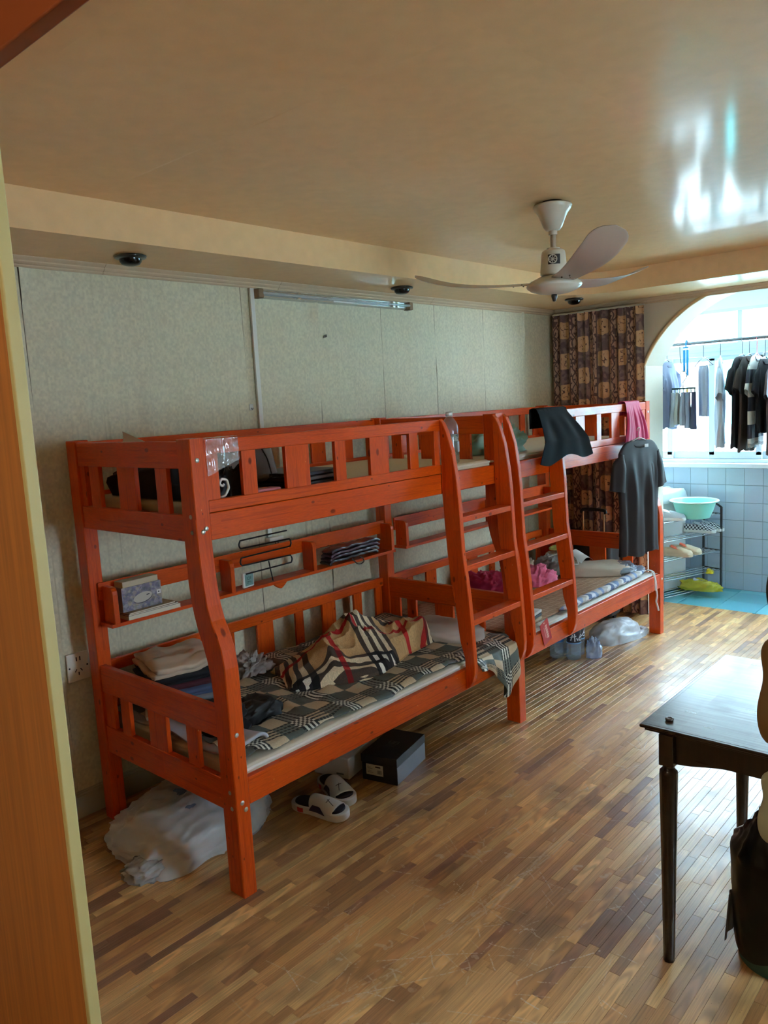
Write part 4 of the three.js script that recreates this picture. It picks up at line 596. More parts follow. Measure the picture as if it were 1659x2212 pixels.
{ // things on the shelf
  const art = canvas(256, 160, (g, w, h) => { g.fillStyle = '#8f8a9a'; g.fillRect(0, 0, w, h); const R = rng(8); for (let i = 0; i < 420; i++) { g.fillStyle = ['#6f6a86', '#a9a5b4', '#565a66', '#8c8f86', '#b6a58a', '#77708f'][floor(R() * 6)]; g.globalAlpha = 0.5; g.beginPath(); g.arc(R() * w, R() * h, 4 + R() * 12, 0, 7); g.fill(); } g.globalAlpha = 1; g.save(); g.translate(132, 86); g.rotate(-0.18); g.fillStyle = '#55505c'; g.beginPath(); g.ellipse(0, 6, 62, 32, 0, 0, 7); g.fill(); g.fillStyle = '#c3bcb0'; g.beginPath(); g.ellipse(0, 0, 62, 32, 0, 0, 7); g.fill(); g.fillStyle = '#3c3a3e'; g.fillRect(26, -8, 20, 7); g.restore(); g.fillStyle = '#e6e4e0'; g.fillRect(226, 60, 26, 28); g.fillStyle = '#333'; g.fillRect(234, 70, 9, 8); });
  const b = thing('mouse_box', 'grey box printed with a pale computer mouse standing on the shelf', 'box', [0.19, 0.926, 0.215]); mesh('carton', bx(-0.095, 0.095, 0, 0.105, -0.032, 0.03, 0.002), m([150, 144, 156], 0.5), b); mesh('printed_front', new THREE.PlaneGeometry(0.188, 0.103).translate(0, 0.0525, 0.0305), m('#ffffff', 0.4, { map: art }), b);
  const tb = thing('small_carton', 'slim beige carton lying on top of the mouse box', 'box', [0.185, 1.0315, 0.215], 0.05); mesh('carton', bx(-0.088, 0.088, 0, 0.026, -0.03, 0.032, 0.002), m([206, 190, 160], 0.6), tb);
  [['thick book with pale page edges at the bottom of the shelf stack', 0.0, 0.018, [214, 204, 184], 0.258, 0.235], ['thin dark-covered book in the middle of the shelf stack', 0.0183, 0.007, [90, 62, 50], 0.25, 0.228], ['thin beige booklet on top of the shelf stack', 0.0256, 0.006, [196, 176, 140], 0.235, 0.222]].forEach(([l, y, h, c, w, x], i) => { const k = thing('book', l, 'book', [x, 0.8925 + y, 0.217], 0.03 * i, 'books on the bed shelf'); mesh('cover', [bx(-w / 2, w / 2, h - 0.0012, h, -0.045, 0.047, 0), bx(-w / 2, w / 2, 0, 0.0012, -0.045, 0.047, 0)], m(c, 0.6), k); mesh('pages', bx(-w / 2 + 0.002, w / 2 - 0.002, 0.0012, h - 0.0012, -0.045, 0.046, 0), m([226, 216, 194], 0.8), k); });
  const c = thing('thermometer', 'small white square digital thermometer on the shelf', 'thermometer', [0.767, 0.8925, 0.238], 0.12); mesh('case', bx(-0.037, 0.037, 0, 0.076, -0.008, 0.008, 0.012, 4), m([224, 228, 222], 0.35), c); const face = canvas(64, 64, (g) => { g.fillStyle = '#7f9c94'; g.fillRect(0, 0, 64, 64); g.fillStyle = '#4d655f'; for (const [x, y, w, h] of [[16, 14, 4, 16], [24, 14, 12, 3], [33, 16, 3, 14], [24, 28, 12, 3], [42, 14, 4, 16], [16, 40, 22, 3], [16, 48, 14, 3], [42, 40, 4, 11]]) g.fillRect(x, y, w, h); }); mesh('screen', new THREE.PlaneGeometry(0.056, 0.056).translate(0, 0.038, 0.0087), m('#ffffff', 0.25, { map: face }), c);
  const z = thing('coil_hanger', 'black zigzag wire trouser hanger propped on the shelf', 'hanger', [0.885, 0, 0.25]), pts = []; const ys = [1.13, 1.088, 1.046, 1.004, 0.962]; ys.forEach((y, i) => { const s = i % 2 ? 1 : -1; pts.push([-s * 0.14, y + 0.003, 0]); pts.push([s * 0.14, y, 0]); if (i < 4) { pts.push([s * 0.158, y - 0.006, 0]); pts.push([s * 0.164, y - 0.021, 0]); pts.push([s * 0.158, y - 0.036, 0]); } }); mesh('wire', tube(pts, 0.004, 260, 8), m([18, 18, 20], 0.4), z); mesh('stem', rod([0.03, 0.896, -0.002], [0.01, 1.0, 0.0], 0.003, 8), m([18, 18, 20], 0.4), z);
  const fold = thing('folded_jacket', 'dark purple folded jackets in shiny plastic on the shelf', 'clothes', [1.50, 0.8925, 0.222], 0.04); [0, 1, 2, 3].forEach((k) => mesh('layer', sheet(40, 14, (u, v) => { const x = (u - 0.5) * 0.40 + 0.006 * k, zz = (v - 0.5) * 0.078; return [x, 0.012 + k * 0.02 + 0.010 * ridge(x * 14, zz * 20 + k, k, 2) - 0.012 * smooth(0.85, 1, abs(2 * u - 1)), zz]; }, { thick: 0.012 }), m([[24, 28, 34], [58, 40, 52], [70, 50, 62], [48, 36, 46]][k], 0.3, { clearcoat: 0.6, clearcoatRoughness: 0.15 }), fold));
  const cab = thing('cable_loop', 'thin black cable loop dangling off the front of the shelf', 'cable'); mesh('wire', tube([[1.47, 0.904, 0.266], [1.48, 0.893, 0.272], [1.50, 0.872, 0.274], [1.53, 0.866, 0.274], [1.555, 0.876, 0.274], [1.55, 0.896, 0.27], [1.53, 0.905, 0.266]], 0.003, 40, 6), m([16, 16, 18], 0.4), cab);
}
{ // near upper bunk
  heap('black_backpack', 'black backpack lying against the upper end panel of the near bunk', 'backpack', [0.20, 1.428, 0.50], [0.11, 0.15, 0.30], m([14, 14, 16], 0.6), 41, { fold: 0.2, freq: 2, square: 0.5 });
  heap('black_jacket', 'black jacket bundled behind the first guard slats of the near bunk', 'jacket', [0.24, 1.428, 0.85], [0.075, 0.12, 0.06], m([22, 22, 28], 0.7), 42, { fold: 0.35 });
  const bb = thing('brown_cushion', 'brown quilted cushion leaning behind the guard rail of the near bunk', 'cushion', [0.44, 1.428, 0.70], 0.1); mesh('pad', bx(-0.14, 0.14, 0, 0.15, -0.08, 0.07, 0.03, 4).rotateX(-0.25).translate(0, 0.018, 0), m([92, 74, 62], 0.55), bb); for (const k of [-0.05, 0.05]) mesh('seam', tube([[k, 0.06, 0.098], [k, 0.12, 0.08], [k, 0.165, 0.05]], 0.003, 16, 6), m([50, 40, 36], 0.6), bb);
  const wh = thing('white_cable', 'white rolled cable between the first guard slats', 'cable', [0.165, 1.46, 0.922]); mesh('roll', tube([[-0.02, -0.02, 0], [0.0, -0.015, 0.0], [0.018, 0.01, 0], [0.012, 0.04, 0], [-0.01, 0.045, 0], [-0.02, 0.03, 0], [-0.008, 0.02, 0], [0.0, 0.026, 0]], 0.005, 50, 8), m([222, 216, 206], 0.4), wh);
  const pk = thing('pink_tray', 'pink plastic edge of a tray behind the guard rail', 'tray', [0.36, 1.4255, 0.90]); mesh('panel', bx(-0.07, 0.07, 0, 0.022, -0.035, 0.03, 0.008, 3), m([214, 128, 140], 0.35), pk);
  const st = thing('folded_mat', 'dark striped folding mat lying on the near upper mattress', 'mat', [0.66, 1.4285, 0.74], 0.15); for (let k = 0; k < 3; k++) mesh('leaf', bx(-0.14, 0.14, 0.001 + k * 0.02, 0.016 + k * 0.02, -0.16, 0.15, 0.004), m([[44, 36, 34], [66, 54, 48], [52, 42, 40]][k], 0.5), st);
  const pp = thing('paper_sheet', 'white paper sheet sticking up behind the upper end rail', 'paper', [0.09, 0, 0.40]); mesh('leaf', sheet(16, 10, (u, v) => [0.03 * sin(v * 2) + 0.02 * u, 1.60 + 0.085 * v * (1.05 - u * 0.8), -0.06 + u * 0.22], { thick: 0.0008 }), m([232, 228, 220], 0.7), pp);
  const wr = thing('cling_film', 'clear plastic film wrapped round the guard rail corner by the near post', 'plastic film'); const wf = sheet(50, 24, (u, v) => { const x = lerp(0.063, 0.205, u), y = lerp(1.655, 1.575 - 0.05 * (1 - u), v); return [x, y, 0.9685 + 0.006 * ridge(u * 7, v * 3, 2, 2)]; }, { thick: 0.0006 }); mesh('film', wf, m('#ffffff', 0.08, { transmission: 0.85, thickness: 0, specularIntensity: 1 }), wr); const tp = sheet(30, 8, (u, v) => [lerp(0.063, 0.205, u), 1.6565 + 0.003 * ridge(u * 7, v * 3, 4, 2), lerp(0.935, 0.9695, v)], { thick: 0.0006 }); mesh('film_fold', tp, m('#ffffff', 0.08, { transmission: 0.85, thickness: 0 }), wr);
  const bt = thing('water_bottle', 'empty clear plastic bottle standing on the near upper mattress by the ladder', 'bottle', [1.585, 1.4265, 0.885]), pet = m([232, 240, 240], 0.06, { transmission: 0.92, thickness: 0 }); const prof = [[0, 0.004], [0.034, 0.0], [0.043, 0.008]]; for (let k = 0; k < 9; k++) prof.push([k % 2 ? 0.041 : 0.0445, 0.03 + k * 0.014]); prof.push([0.0445, 0.16], [0.044, 0.18], [0.036, 0.205], [0.020, 0.226], [0.015, 0.232], [0.015, 0.24]); mesh('body', lathe(prof, 36), pet, bt); mesh('cap', lathe([[0, 0.258], [0.016, 0.257], [0.0175, 0.252], [0.0175, 0.238], [0, 0.238]], 20), m([220, 222, 218], 0.4), bt); mesh('label', new THREE.CylinderGeometry(0.0452, 0.0452, 0.05, 36, 1, true, 0, 3.4).translate(0, 0.085, 0), m([210, 218, 222], 0.3, { transmission: 0.3, thickness: 0 }), bt);
}
// ------------------------------------------------------------------ far bunk
{
  const mat = tex(512, 512, (u, v) => { const a = floor(u * 16), b = floor(v * 16), fx = u * 16 - a, fy = v * 16 - b; let c = mixc([158, 122, 92], [176, 140, 108], h3(a, b, 2)); if (fx < 0.12 || fy < 0.12) c = [196, 170, 140]; return mulc(c, 0.92 + 0.16 * vn(u * 200, v * 200)); }, { size: [0.7, 0.7] });
  const t = thing('sleeping_mat', 'brown checked bamboo mat on the far lower bunk', 'mat'); mesh('weave', sheet(80, 40, (u, v) => { const x = lerp(1.95, 3.735, u), z = lerp(0.135, 0.975, v); return [x, 0.456 + 0.008 * fbm(x * 4, z * 4, 3, 2), z]; }, { thick: 0.004, uv: (u, v, p) => [p[0], p[2]] }), m('#ffffff', 0.5, { map: mat }), t);
  const qm = tex(256, 256, (u, v) => { const b = fbm(u * 9, v * 9, 4, 3), s = floor(u * 12 + 2 * b); return [[196, 204, 214], [120, 142, 178], [176, 172, 168], [214, 214, 210], [86, 104, 140]][((s % 5) + 5) % 5]; }, { size: [0.5, 0.3] });
  const q = thing('rolled_quilt', 'blue and white printed quilt rolled along the front edge of the far lower bunk', 'quilt'); mesh('roll', clothTube(24, 90, (a, s) => { const x = lerp(2.44, 3.62, s), e = min(1, 8 * s + 0.2, 8 * (1 - s) + 0.4), r = 0.026 * e * (0.9 + 0.25 * ridge(s * 14, a * 0.3, 2, 2)); return [x, 0.482 + r * 0.8 * sin(a), 0.995 + r * cos(a) * 1.2]; }, (u, v) => [v * 1.2, u * 0.2]), m('#ffffff', 0.8, { map: qm }), q);
  const pl = thing('pillow', 'white pillow in a knotted plastic bag on the far lower bunk', 'pillow', [3.50, 0.467, 0.72], 0.6); mesh('cushion', lump([0.13, 0.075, 0.23], 51, { fold: 0.10, freq: 2.2, square: 0.55, blob: 0.3 }), cloth([214, 200, 178]), pl); mesh('plastic_bag', at(lump([0.115, 0.07, 0.09], 52, { fold: 0.25, freq: 4, blob: 0.3 }), 0, 0.0, 0.17), m([206, 226, 244], 0.15, { transmission: 0.55, thickness: 0 }), pl); mesh('knot', at(lump([0.03, 0.03, 0.045], 53, { fold: 0.4, freq: 3, nu: 24, nv: 16 }), -0.03, 0.02, 0.265), m([206, 226, 244], 0.15, { transmission: 0.5, thickness: 0 }), pl);
  const bl = thing('pillow', 'second cream pillow behind the bagged one by the end panel', 'pillow', [3.62, 0.467, 0.36], 0.1); mesh('cushion', lump([0.09, 0.10, 0.15], 54, { fold: 0.10, freq: 2, square: 0.55, blob: 0.3 }), cloth([206, 190, 166]), bl);
  const yg = thing('pouch', 'yellow-green pouch leaning on the pillow by the end panel', 'pouch', [3.61, 0.585, 0.36], 0.2); mesh('bag', lump([0.05, 0.03, 0.08], 55, { fold: 0.12, freq: 2, square: 0.5, blob: 0.3 }), m([196, 204, 120], 0.4), yg);
  heap('grey_garment', 'grey garment with white straps tossed on the far lower bunk', 'clothes', [3.36, 0.467, 0.42], [0.12, 0.11, 0.11], [126, 120, 112], 56, { fold: 0.4, freq: 3, blob: 0.4 });
  const sp = thing('white_strap', 'white drawstring lying over the grey garment', 'strap', [0.42, 0.03, -0.16]); mesh('cord', tube([[2.80, 0.58, 0.64], [2.86, 0.60, 0.70], [2.94, 0.58, 0.74], [2.98, 0.545, 0.76], [2.93, 0.52, 0.80], [2.86, 0.53, 0.78]], 0.004, 50, 6), m([232, 232, 226], 0.6), sp); mesh('flap', sheet(12, 12, (u, v) => [2.98 + 0.13 * u, 0.565 + 0.03 * sin(u * 3) - 0.05 * v, 0.70 + 0.10 * v + 0.02 * u], { thick: 0.002 }), cloth([226, 226, 222]), sp);
  heap('beige_clothes', 'heap of beige clothes by the wall on the far lower bunk', 'clothes', [3.16, 0.467, 0.26], [0.14, 0.12, 0.10], [160, 140, 118], 57, { fold: 0.4, freq: 3, blob: 0.4 });
  heap('pink_clothes', 'pink clothes heaped on the far lower bunk behind the ladder', 'clothes', [3.03, 0.467, 0.50], [0.12, 0.11, 0.11], [232, 110, 142], 58, { fold: 0.5, freq: 3, blob: 0.4 });
  heap('crimson_clothes', 'crimson clothes bundled on the far lower bunk behind the first ladder', 'clothes', [2.66, 0.467, 0.33], [0.13, 0.13, 0.14], [168, 28, 66], 59, { fold: 0.5, freq: 3, blob: 0.4 });
  heap('dark_clothes', 'dark clothes beside the crimson bundle near the joined end panel', 'clothes', [2.36, 0.467, 0.30], [0.12, 0.085, 0.12], [40, 38, 40], 60, { fold: 0.4, blob: 0.4 });
  const fc = thing('folded_cloth', 'folded grey and beige cloth at the front rail below the second ladder', 'cloth', [2.14, 0.462, 0.93], 0.15); [0, 1, 2].forEach((k) => mesh('layer', bx(-0.15 + 0.02 * k, 0.15, 0.001 + 0.02 * k, 0.019 + 0.02 * k, -0.055, 0.055, 0.006, 2), cloth([[190, 180, 152], [84, 90, 96], [214, 214, 210]][k]), fc));
  const tg = thing('red_tag', 'red hang tag with white writing over the front rail of the far bunk', 'tag', [2.153, 0.437, 1.0665], 0, undefined); const tgm = canvas(64, 160, (g, w, h) => { g.fillStyle = '#b01824'; g.fillRect(0, 0, w, h); g.fillStyle = '#f0d8d0'; g.beginPath(); g.arc(32, 10, 4, 0, 7); g.fill(); g.strokeStyle = '#f2dcd6'; g.lineWidth = 2; for (let k = 0; k < 6; k++) { const y = 34 + k * 17; g.strokeRect(34, y, 12, 11); g.beginPath(); g.moveTo(34, y + 5); g.lineTo(46, y + 5); g.moveTo(40, y); g.lineTo(40, y + 12); g.stroke(); } g.lineWidth = 1; for (let k = 0; k < 16; k++) g.strokeRect(22, 40 + k * 5, 4, 2); });
  mesh('card', bx(-0.044, 0.044, -0.068, 0.068, 0, 0.0015, 0).rotateZ(0.35), m([176, 24, 36], 0.4), tg); mesh('print', new THREE.PlaneGeometry(0.086, 0.134).translate(0, 0, 0.002).rotateZ(0.35), m('#ffffff', 0.4, { map: tgm }), tg);
  const cord = thing('tie_string', 'white cotton tie string hanging from the far mattress corner', 'string'), cm = m([226, 226, 222], 0.7); mesh('loop', tube([[3.60, 0.50, 1.03], [3.62, 0.485, 1.07], [3.635, 0.42, 1.08], [3.65, 0.35, 1.078], [3.63, 0.36, 1.078], [3.615, 0.44, 1.08], [3.605, 0.49, 1.065]], 0.005, 50, 6), cm, cord); mesh('tail', tube([[3.645, 0.355, 1.079], [3.65, 0.31, 1.082], [3.64, 0.27, 1.08], [3.66, 0.23, 1.082], [3.67, 0.20, 1.084]], 0.007, 40, 6), cm, cord);
  heap('green_clothes', 'pale green clothes heaped on the far upper bunk', 'clothes', [2.26, 1.428, 0.68], [0.20, 0.15, 0.16], [150, 190, 172], 61, { fold: 0.5, freq: 3.4, blob: 0.4 });
  heap('white_clothes', 'white crumpled cloth in front of the green clothes on the far upper bunk', 'clothes', [2.10, 1.428, 0.875], [0.09, 0.05, 0.045], [206, 220, 220], 62, { fold: 0.4, freq: 3, blob: 0.4 });
  // drapes over the guard rail
  function drape(x0, x1, front, back, seed, slant = 0, kf = 1, out = 0.12, lim = 0.02) {
    const top = 1.656, zf = 0.969, zb = 0.936; return sheet(60, 60, (u, v) => {
      const x = lerp(x0, x1, u), L = front(u), K = back, tot = L + K + 0.05, s = v * tot; let y, z; const f = sin(u * 26 * kf + seed + 2 * sin(u * 7 * kf + seed)) + 0.6 * sin(u * 47 * kf + seed * 2);
      if (s < K) { y = top - (K - s); z = zb - 0.003 - 0.004 * (1 + f * 0.5); } else if (s < K + 0.05) { const a = (s - K) / 0.05 * PI; y = top + 0.006 + 0.007 * sin(a); z = lerp(zb - 0.007, zf + 0.008, (s - K) / 0.05); } else { const d = s - K - 0.05; y = top - d; z = zf + 0.008 + min(lim, d * out) + 0.009 * smooth(0, 0.12, d) * (1 + f * 0.55); }
      return [x + slant * (u - 0.5) * max(0, v - 0.4), y, z];
    }, { thick: 0.002 });
  }
  const sh = thing('black_shorts', 'black shorts draped over the guard rail of the far upper bunk', 'shorts'); mesh('fabric', drape(2.27, 2.60, (u) => 0.285 + 0.02 * sin(u * 9) - 0.02 * u, 0.10, 3, 0.45, 0.42, 0.5, 0.085), m([12, 12, 14], 0.85, { specularIntensity: 0.25 }), sh);
  const mg = thing('magenta_cloth', 'magenta cloth hung over the guard rail next to the far post', 'cloth'); mesh('fabric', drape(3.40, 3.62, (u) => 0.26 + 0.02 * sin(u * 4), 0.08, 7, 0.3), m([190, 36, 86], 0.55, { specularIntensity: 0.5 }), mg);
  const ts = hangShirt('t_shirt', 'charcoal grey T-shirt on a hanger in front of the far post', 'shirt', { w: 0.44, len: 0.75, sl: 0.24, seed: 22, depth: 0.035, folds: 0.010, spread: 0.22 }, m([50, 43, 44], 0.6, { specularIntensity: 0.4 }), [3.36, 1.415, 1.085], -0.2); mesh('size_label', bx(0.02, 0.06, -0.045, -0.025, 0.030, 0.0315, 0), m([226, 226, 226], 0.6), ts);
  hanger('thin pinkish hanger holding the charcoal T-shirt on the guard rail', [3.36, 1.432, 1.085], -0.2, m([186, 150, 140], 0.4), 0.018, 0.05);
}
// ------------------------------------------------------------------ under the beds
{
  const bag = thing('plastic_bag', 'big clear plastic bag of clothes on the floor under the near bunk', 'plastic bag', [0.19, 0, 0.45], 0.15); mesh('film', lump([0.34, 0.15, 0.27], 71, { fold: 0.22, freq: 2.6, square: 0.75, nu: 90, nv: 60, blob: 0.4 }), m([244, 246, 247], 0.28, { transmission: 0.38, thickness: 0 }), bag); mesh('neck', at(lump([0.12, 0.055, 0.09], 72, { fold: 0.3, freq: 3, nu: 60, nv: 40, blob: 0.5 }), -0.30, 0.0, 0.12), m([216, 220, 222], 0.22, { transmission: 0.35, thickness: 0 }), bag);
  mesh('contents', at(lump([0.25, 0.11, 0.19], 73, { fold: 0.4 }), 0.06, 0.012, 0), cloth([110, 126, 150]), bag);
  const dk = m([40, 40, 44], 0.5), lab = canvas(128, 64, (g, w, h) => { g.fillStyle = '#d8d8d2'; g.fillRect(0, 0, w, h); g.fillStyle = '#555'; for (let k = 0; k < 6; k++) g.fillRect(8, 8 + k * 8, 14 + (k * 13) % 34, 2); g.fillStyle = '#222'; const R = rng(3); for (let x = 88; x < 118; x += 3) g.fillRect(x, 30, 1 + floor(R() * 2), 24); g.fillStyle = '#333'; g.fillRect(70, 8, 40, 8); }), emb = canvas(128, 128, (g, w, h) => { g.fillStyle = '#26262a'; g.fillRect(0, 0, w, h); g.strokeStyle = '#5c5c60'; g.lineWidth = 5; g.strokeRect(34, 24, 26, 34); g.strokeRect(68, 24, 26, 34); g.beginPath(); g.moveTo(34, 40); g.lineTo(94, 40); g.stroke(); g.lineWidth = 2; for (let k = 0; k < 3; k++) { g.beginPath(); g.moveTo(34, 74 + k * 12); g.lineTo(94, 74 + k * 12); g.stroke(); } });
  const sb = thing('shoe_box', 'black shoe box with white size label on the floor under the near bunk', 'box', [1.085, 0, 0.845], 0.23); mesh('box_body', bx(-0.148, 0.148, 0, 0.115, -0.092, 0.092, 0.002), dk, sb); mesh('lid', bx(-0.151, 0.151, 0.088, 0.128, -0.095, 0.095, 0.002), m([34, 34, 38], 0.5), sb); mesh('size_label', bx(-0.1485, -0.1481, 0.03, 0.082, -0.07, 0.02, 0), m([216, 216, 210], 0.5), sb); mesh('label_print', new THREE.PlaneGeometry(0.088, 0.05).rotateY(-PI / 2).translate(-0.149, 0.056, -0.025), m('#ffffff', 0.5, { map: lab }), sb); mesh('lid_emblem', new THREE.PlaneGeometry(0.10, 0.10).rotateX(-PI / 2).rotateY(-PI / 2).translate(-0.01, 0.1284, 0.0), m('#ffffff', 0.5, { map: emb }), sb); mesh('side_sheet', bx(-0.145, 0.149, 0.002, 0.085, 0.0921, 0.0935, 0), m([120, 130, 146], 0.4), sb);
  const wb = thing('white_box', 'white carton beside the black shoe box under the near bunk', 'box', [0.985, 0, 0.62], 0.23); mesh('carton', bx(-0.14, 0.14, 0, 0.105, -0.10, 0.10, 0.008, 3), m([214, 212, 210], 0.5), wb); mesh('side_print', bx(-0.1412, -0.1405, 0.02, 0.028, 0.03, 0.07, 0), m([120, 120, 124], 0.5), wb);
  const out = () => { const s = new THREE.Shape(); s.moveTo(0, -0.14); s.bezierCurveTo(0.044, -0.14, 0.044, -0.08, 0.038, -0.02); s.bezierCurveTo(0.036, 0.03, 0.056, 0.06, 0.052, 0.095); s.bezierCurveTo(0.044, 0.145, -0.030, 0.15, -0.044, 0.11); s.bezierCurveTo(-0.054, 0.06, -0.036, 0.0, -0.040, -0.05); s.bezierCurveTo(-0.046, -0.10, -0.040, -0.14, 0, -0.14); return s; };
  const white = m([222, 224, 228], 0.45), foot = m([34, 28, 46], 0.7), red = m([206, 60, 56], 0.5), navy = m([46, 34, 70], 0.5), line = m([70, 66, 84], 0.5);
  function slide(label, p, turn) {
    const s = thing('slide_sandal', label, 'sandal', p, turn, 'pair of slide sandals'), ex = (h, y, k) => new THREE.ExtrudeGeometry(out(), { depth: h, bevelEnabled: true, bevelThickness: 0.006, bevelSize: 0.005, bevelSegments: 3, curveSegments: 20 }).rotateX(PI / 2).scale(k, 1, k).translate(0, y + h + 0.006, 0);
    mesh('sole', ex(0.022, 0, 1), white, s); mesh('footbed', ex(0.003, 0.0272, 0.86), foot, s);
    const band = (v0, v1, lift, w0) => sheet(30, 18, (u, v) => { const a = u * PI, t = lerp(v0, v1, v), z = lerp(-0.13, 0.13, t), hw = 0.050 + 0.008 * smooth(0.5, 0.8, t), c = 0.004; return [c + (hw + lift) * cos(a), 0.014 + (0.058 - 0.018 * smooth(0.55, 0.85, t) + lift) * pow(sin(a), 0.8), z + 0.022 * sin(a) * (v < 0.3 ? -1 : 0.4)]; }, { thick: 0.005 });
    mesh('strap', band(0.42, 0.84, 0, 0), white, s);
    for (const sd of [0, 1]) mesh('swoosh_panel', sheet(10, 14, (u, v) => { const a = (sd ? PI - (0.10 + 0.42 * u) : 0.10 + 0.42 * u), t = lerp(0.40 + 0.06 * u, 0.74 - 0.12 * u, v), z = lerp(-0.13, 0.13, t), hw = 0.052 + 0.008 * smooth(0.5, 0.8, t); return [0.004 + hw * cos(a), 0.0155 + (0.060 - 0.018 * smooth(0.55, 0.85, t)) * pow(sin(a), 0.8), z]; }, { thick: 0.001 }), navy, s);
    mesh('heel_patch', sheet(14, 6, (u, v) => { const a = PI * 0.15 + u * PI * 0.55; return [-0.048 * sin(a) - 0.001, 0.006 + 0.02 * v, -0.055 - 0.085 * cos(PI * 0.1) * (0.9 - u)]; }, { thick: 0.0015 }), red, s);
    mesh('stitch_line', [tube([[-0.045, 0.04, 0.03], [-0.01, 0.068, 0.05], [0.03, 0.062, 0.04]], 0.0014, 24, 5), tube([[0.03, 0.064, 0.0], [0.0, 0.068, 0.04], [-0.02, 0.058, 0.085]], 0.0014, 24, 5)], line, s);
  }
  slide('white slide sandal with red heel patch, the one farther out from the bed', [0.59, 0, 0.845], 0.18); slide('white slide sandal with dark footbed, the one tucked nearer the bed', [0.745, 0, 0.785], -0.36);
  // bottled water and a white bag under the far bunk
  const lm = m('#ffffff', 0.35, { map: canvas(256, 96, (g, w, h) => { g.fillStyle = '#1b1c2e'; g.fillRect(0, 0, w, h); g.strokeStyle = '#e8ecf4'; g.lineWidth = 7; const S = (p) => { g.beginPath(); p.forEach(([x, y], i) => (i ? g.lineTo(x, y) : g.moveTo(x, y))); g.stroke(); }; for (const o of [0, 128]) { S([[o + 30, 22], [o + 18, 70]]); S([[o + 14, 46], [o + 50, 34]]); S([[o + 40, 16], [o + 42, 76]]); S([[o + 52, 50], [o + 60, 70]]); g.beginPath(); g.arc(o + 80, 58, 13, 0, 7); g.stroke(); S([[o + 82, 26], [o + 70, 54]]); S([[o + 112, 30], [o + 100, 44], [o + 100, 62], [o + 112, 72]]); } g.fillStyle = '#7fb2e0'; g.fillRect(0, 86, w, 10); }) }), pw = m([226, 238, 246], 0.08, { transmission: 0.8, thickness: 0 }), lab2 = m([40, 90, 150], 0.4);
  const spots = [[2.935, 0.69, 'water bottle with blue label under the far bunk, nearest the wall side'], [2.965, 0.80, 'water bottle with black label under the far bunk, foremost of the pack'], [3.035, 0.67, 'water bottle behind the blue-labelled one in the shrink-wrapped pack'], [3.065, 0.775, 'water bottle beside the open plastic wrap in the pack']];
  spots.forEach(([x, z, l], i) => { const b = thing('water_bottle', l, 'bottle', [x, 0, z], 1.2, 'pack of bottled water'); const p = [[0, 0.004], [0.04, 0], [0.046, 0.008]]; for (let k = 0; k < 7; k++) p.push([k % 2 ? 0.044 : 0.0475, 0.02 + k * 0.014]); p.push([0.0475, 0.22], [0.04, 0.255], [0.018, 0.285], [0.015, 0.29], [0.015, 0.3]); mesh('body', lathe(p, 32), pw, b); mesh('label', new THREE.CylinderGeometry(0.0482, 0.0482, 0.085, 36, 1, true).translate(0, 0.155, 0), i === 0 ? lab2 : lm, b); mesh('cap', lathe([[0, 0.314], [0.016, 0.313], [0.017, 0.297], [0, 0.297]], 16), m([230, 236, 240], 0.4), b); });
  const wrap = thing('shrink_wrap', 'loose clear shrink wrap at the side of the water bottle pack', 'plastic wrap', [3.08, 0, 0.885], 0.3); mesh('film', lump([0.055, 0.12, 0.045], 81, { fold: 0.4, freq: 3, blob: 0.4 }), m([206, 222, 246], 0.12, { transmission: 0.6, thickness: 0 }), wrap);
  const wbag = thing('white_plastic_bag', 'stuffed white plastic bag on the floor under the far end of the far bunk', 'plastic bag', [3.50, 0, 0.84], -0.2); mesh('bag', lump([0.20, 0.125, 0.13], 82, { fold: 0.16, freq: 2.2, blob: 0.4, square: 0.8, nu: 70, nv: 50 }), m([216, 224, 234], 0.3, { transmission: 0.18, thickness: 0 }), wbag); mesh('gathered_neck', at(lump([0.09, 0.05, 0.06], 83, { fold: 0.4, freq: 3, blob: 0.4 }), 0.17, 0.0, 0.05), m([216, 224, 234], 0.3, { transmission: 0.25, thickness: 0 }), wbag);
  const sc = thing('suitcase', 'dark suitcase with raised telescopic handle behind the far end of the bunk', 'suitcase', [3.93, 0, 0.485]); mesh('shell', bx(-0.09, 0.09, 0.03, 0.62, -0.16, 0.16, 0.03, 4), m([40, 34, 34], 0.5), sc); for (const z of [-0.085, 0.085]) mesh('handle_tube', rod([-0.03, 0.6, z], [-0.03, 0.835, z], 0.007, 10), m([196, 160, 116], 0.3, { metalness: 0.7 }), sc); mesh('handle_grip', tube([[-0.03, 0.825, -0.10], [-0.03, 0.85, -0.09], [-0.03, 0.856, 0], [-0.03, 0.85, 0.09], [-0.03, 0.825, 0.10]], 0.013, 30, 10), m([18, 16, 16], 0.4), sc); for (const z of [-0.12, 0.12]) mesh('wheel', new THREE.CylinderGeometry(0.025, 0.025, 0.02, 18).rotateX(PI / 2).translate(0.05, 0.025, z), m([26, 26, 28], 0.6), sc);
}
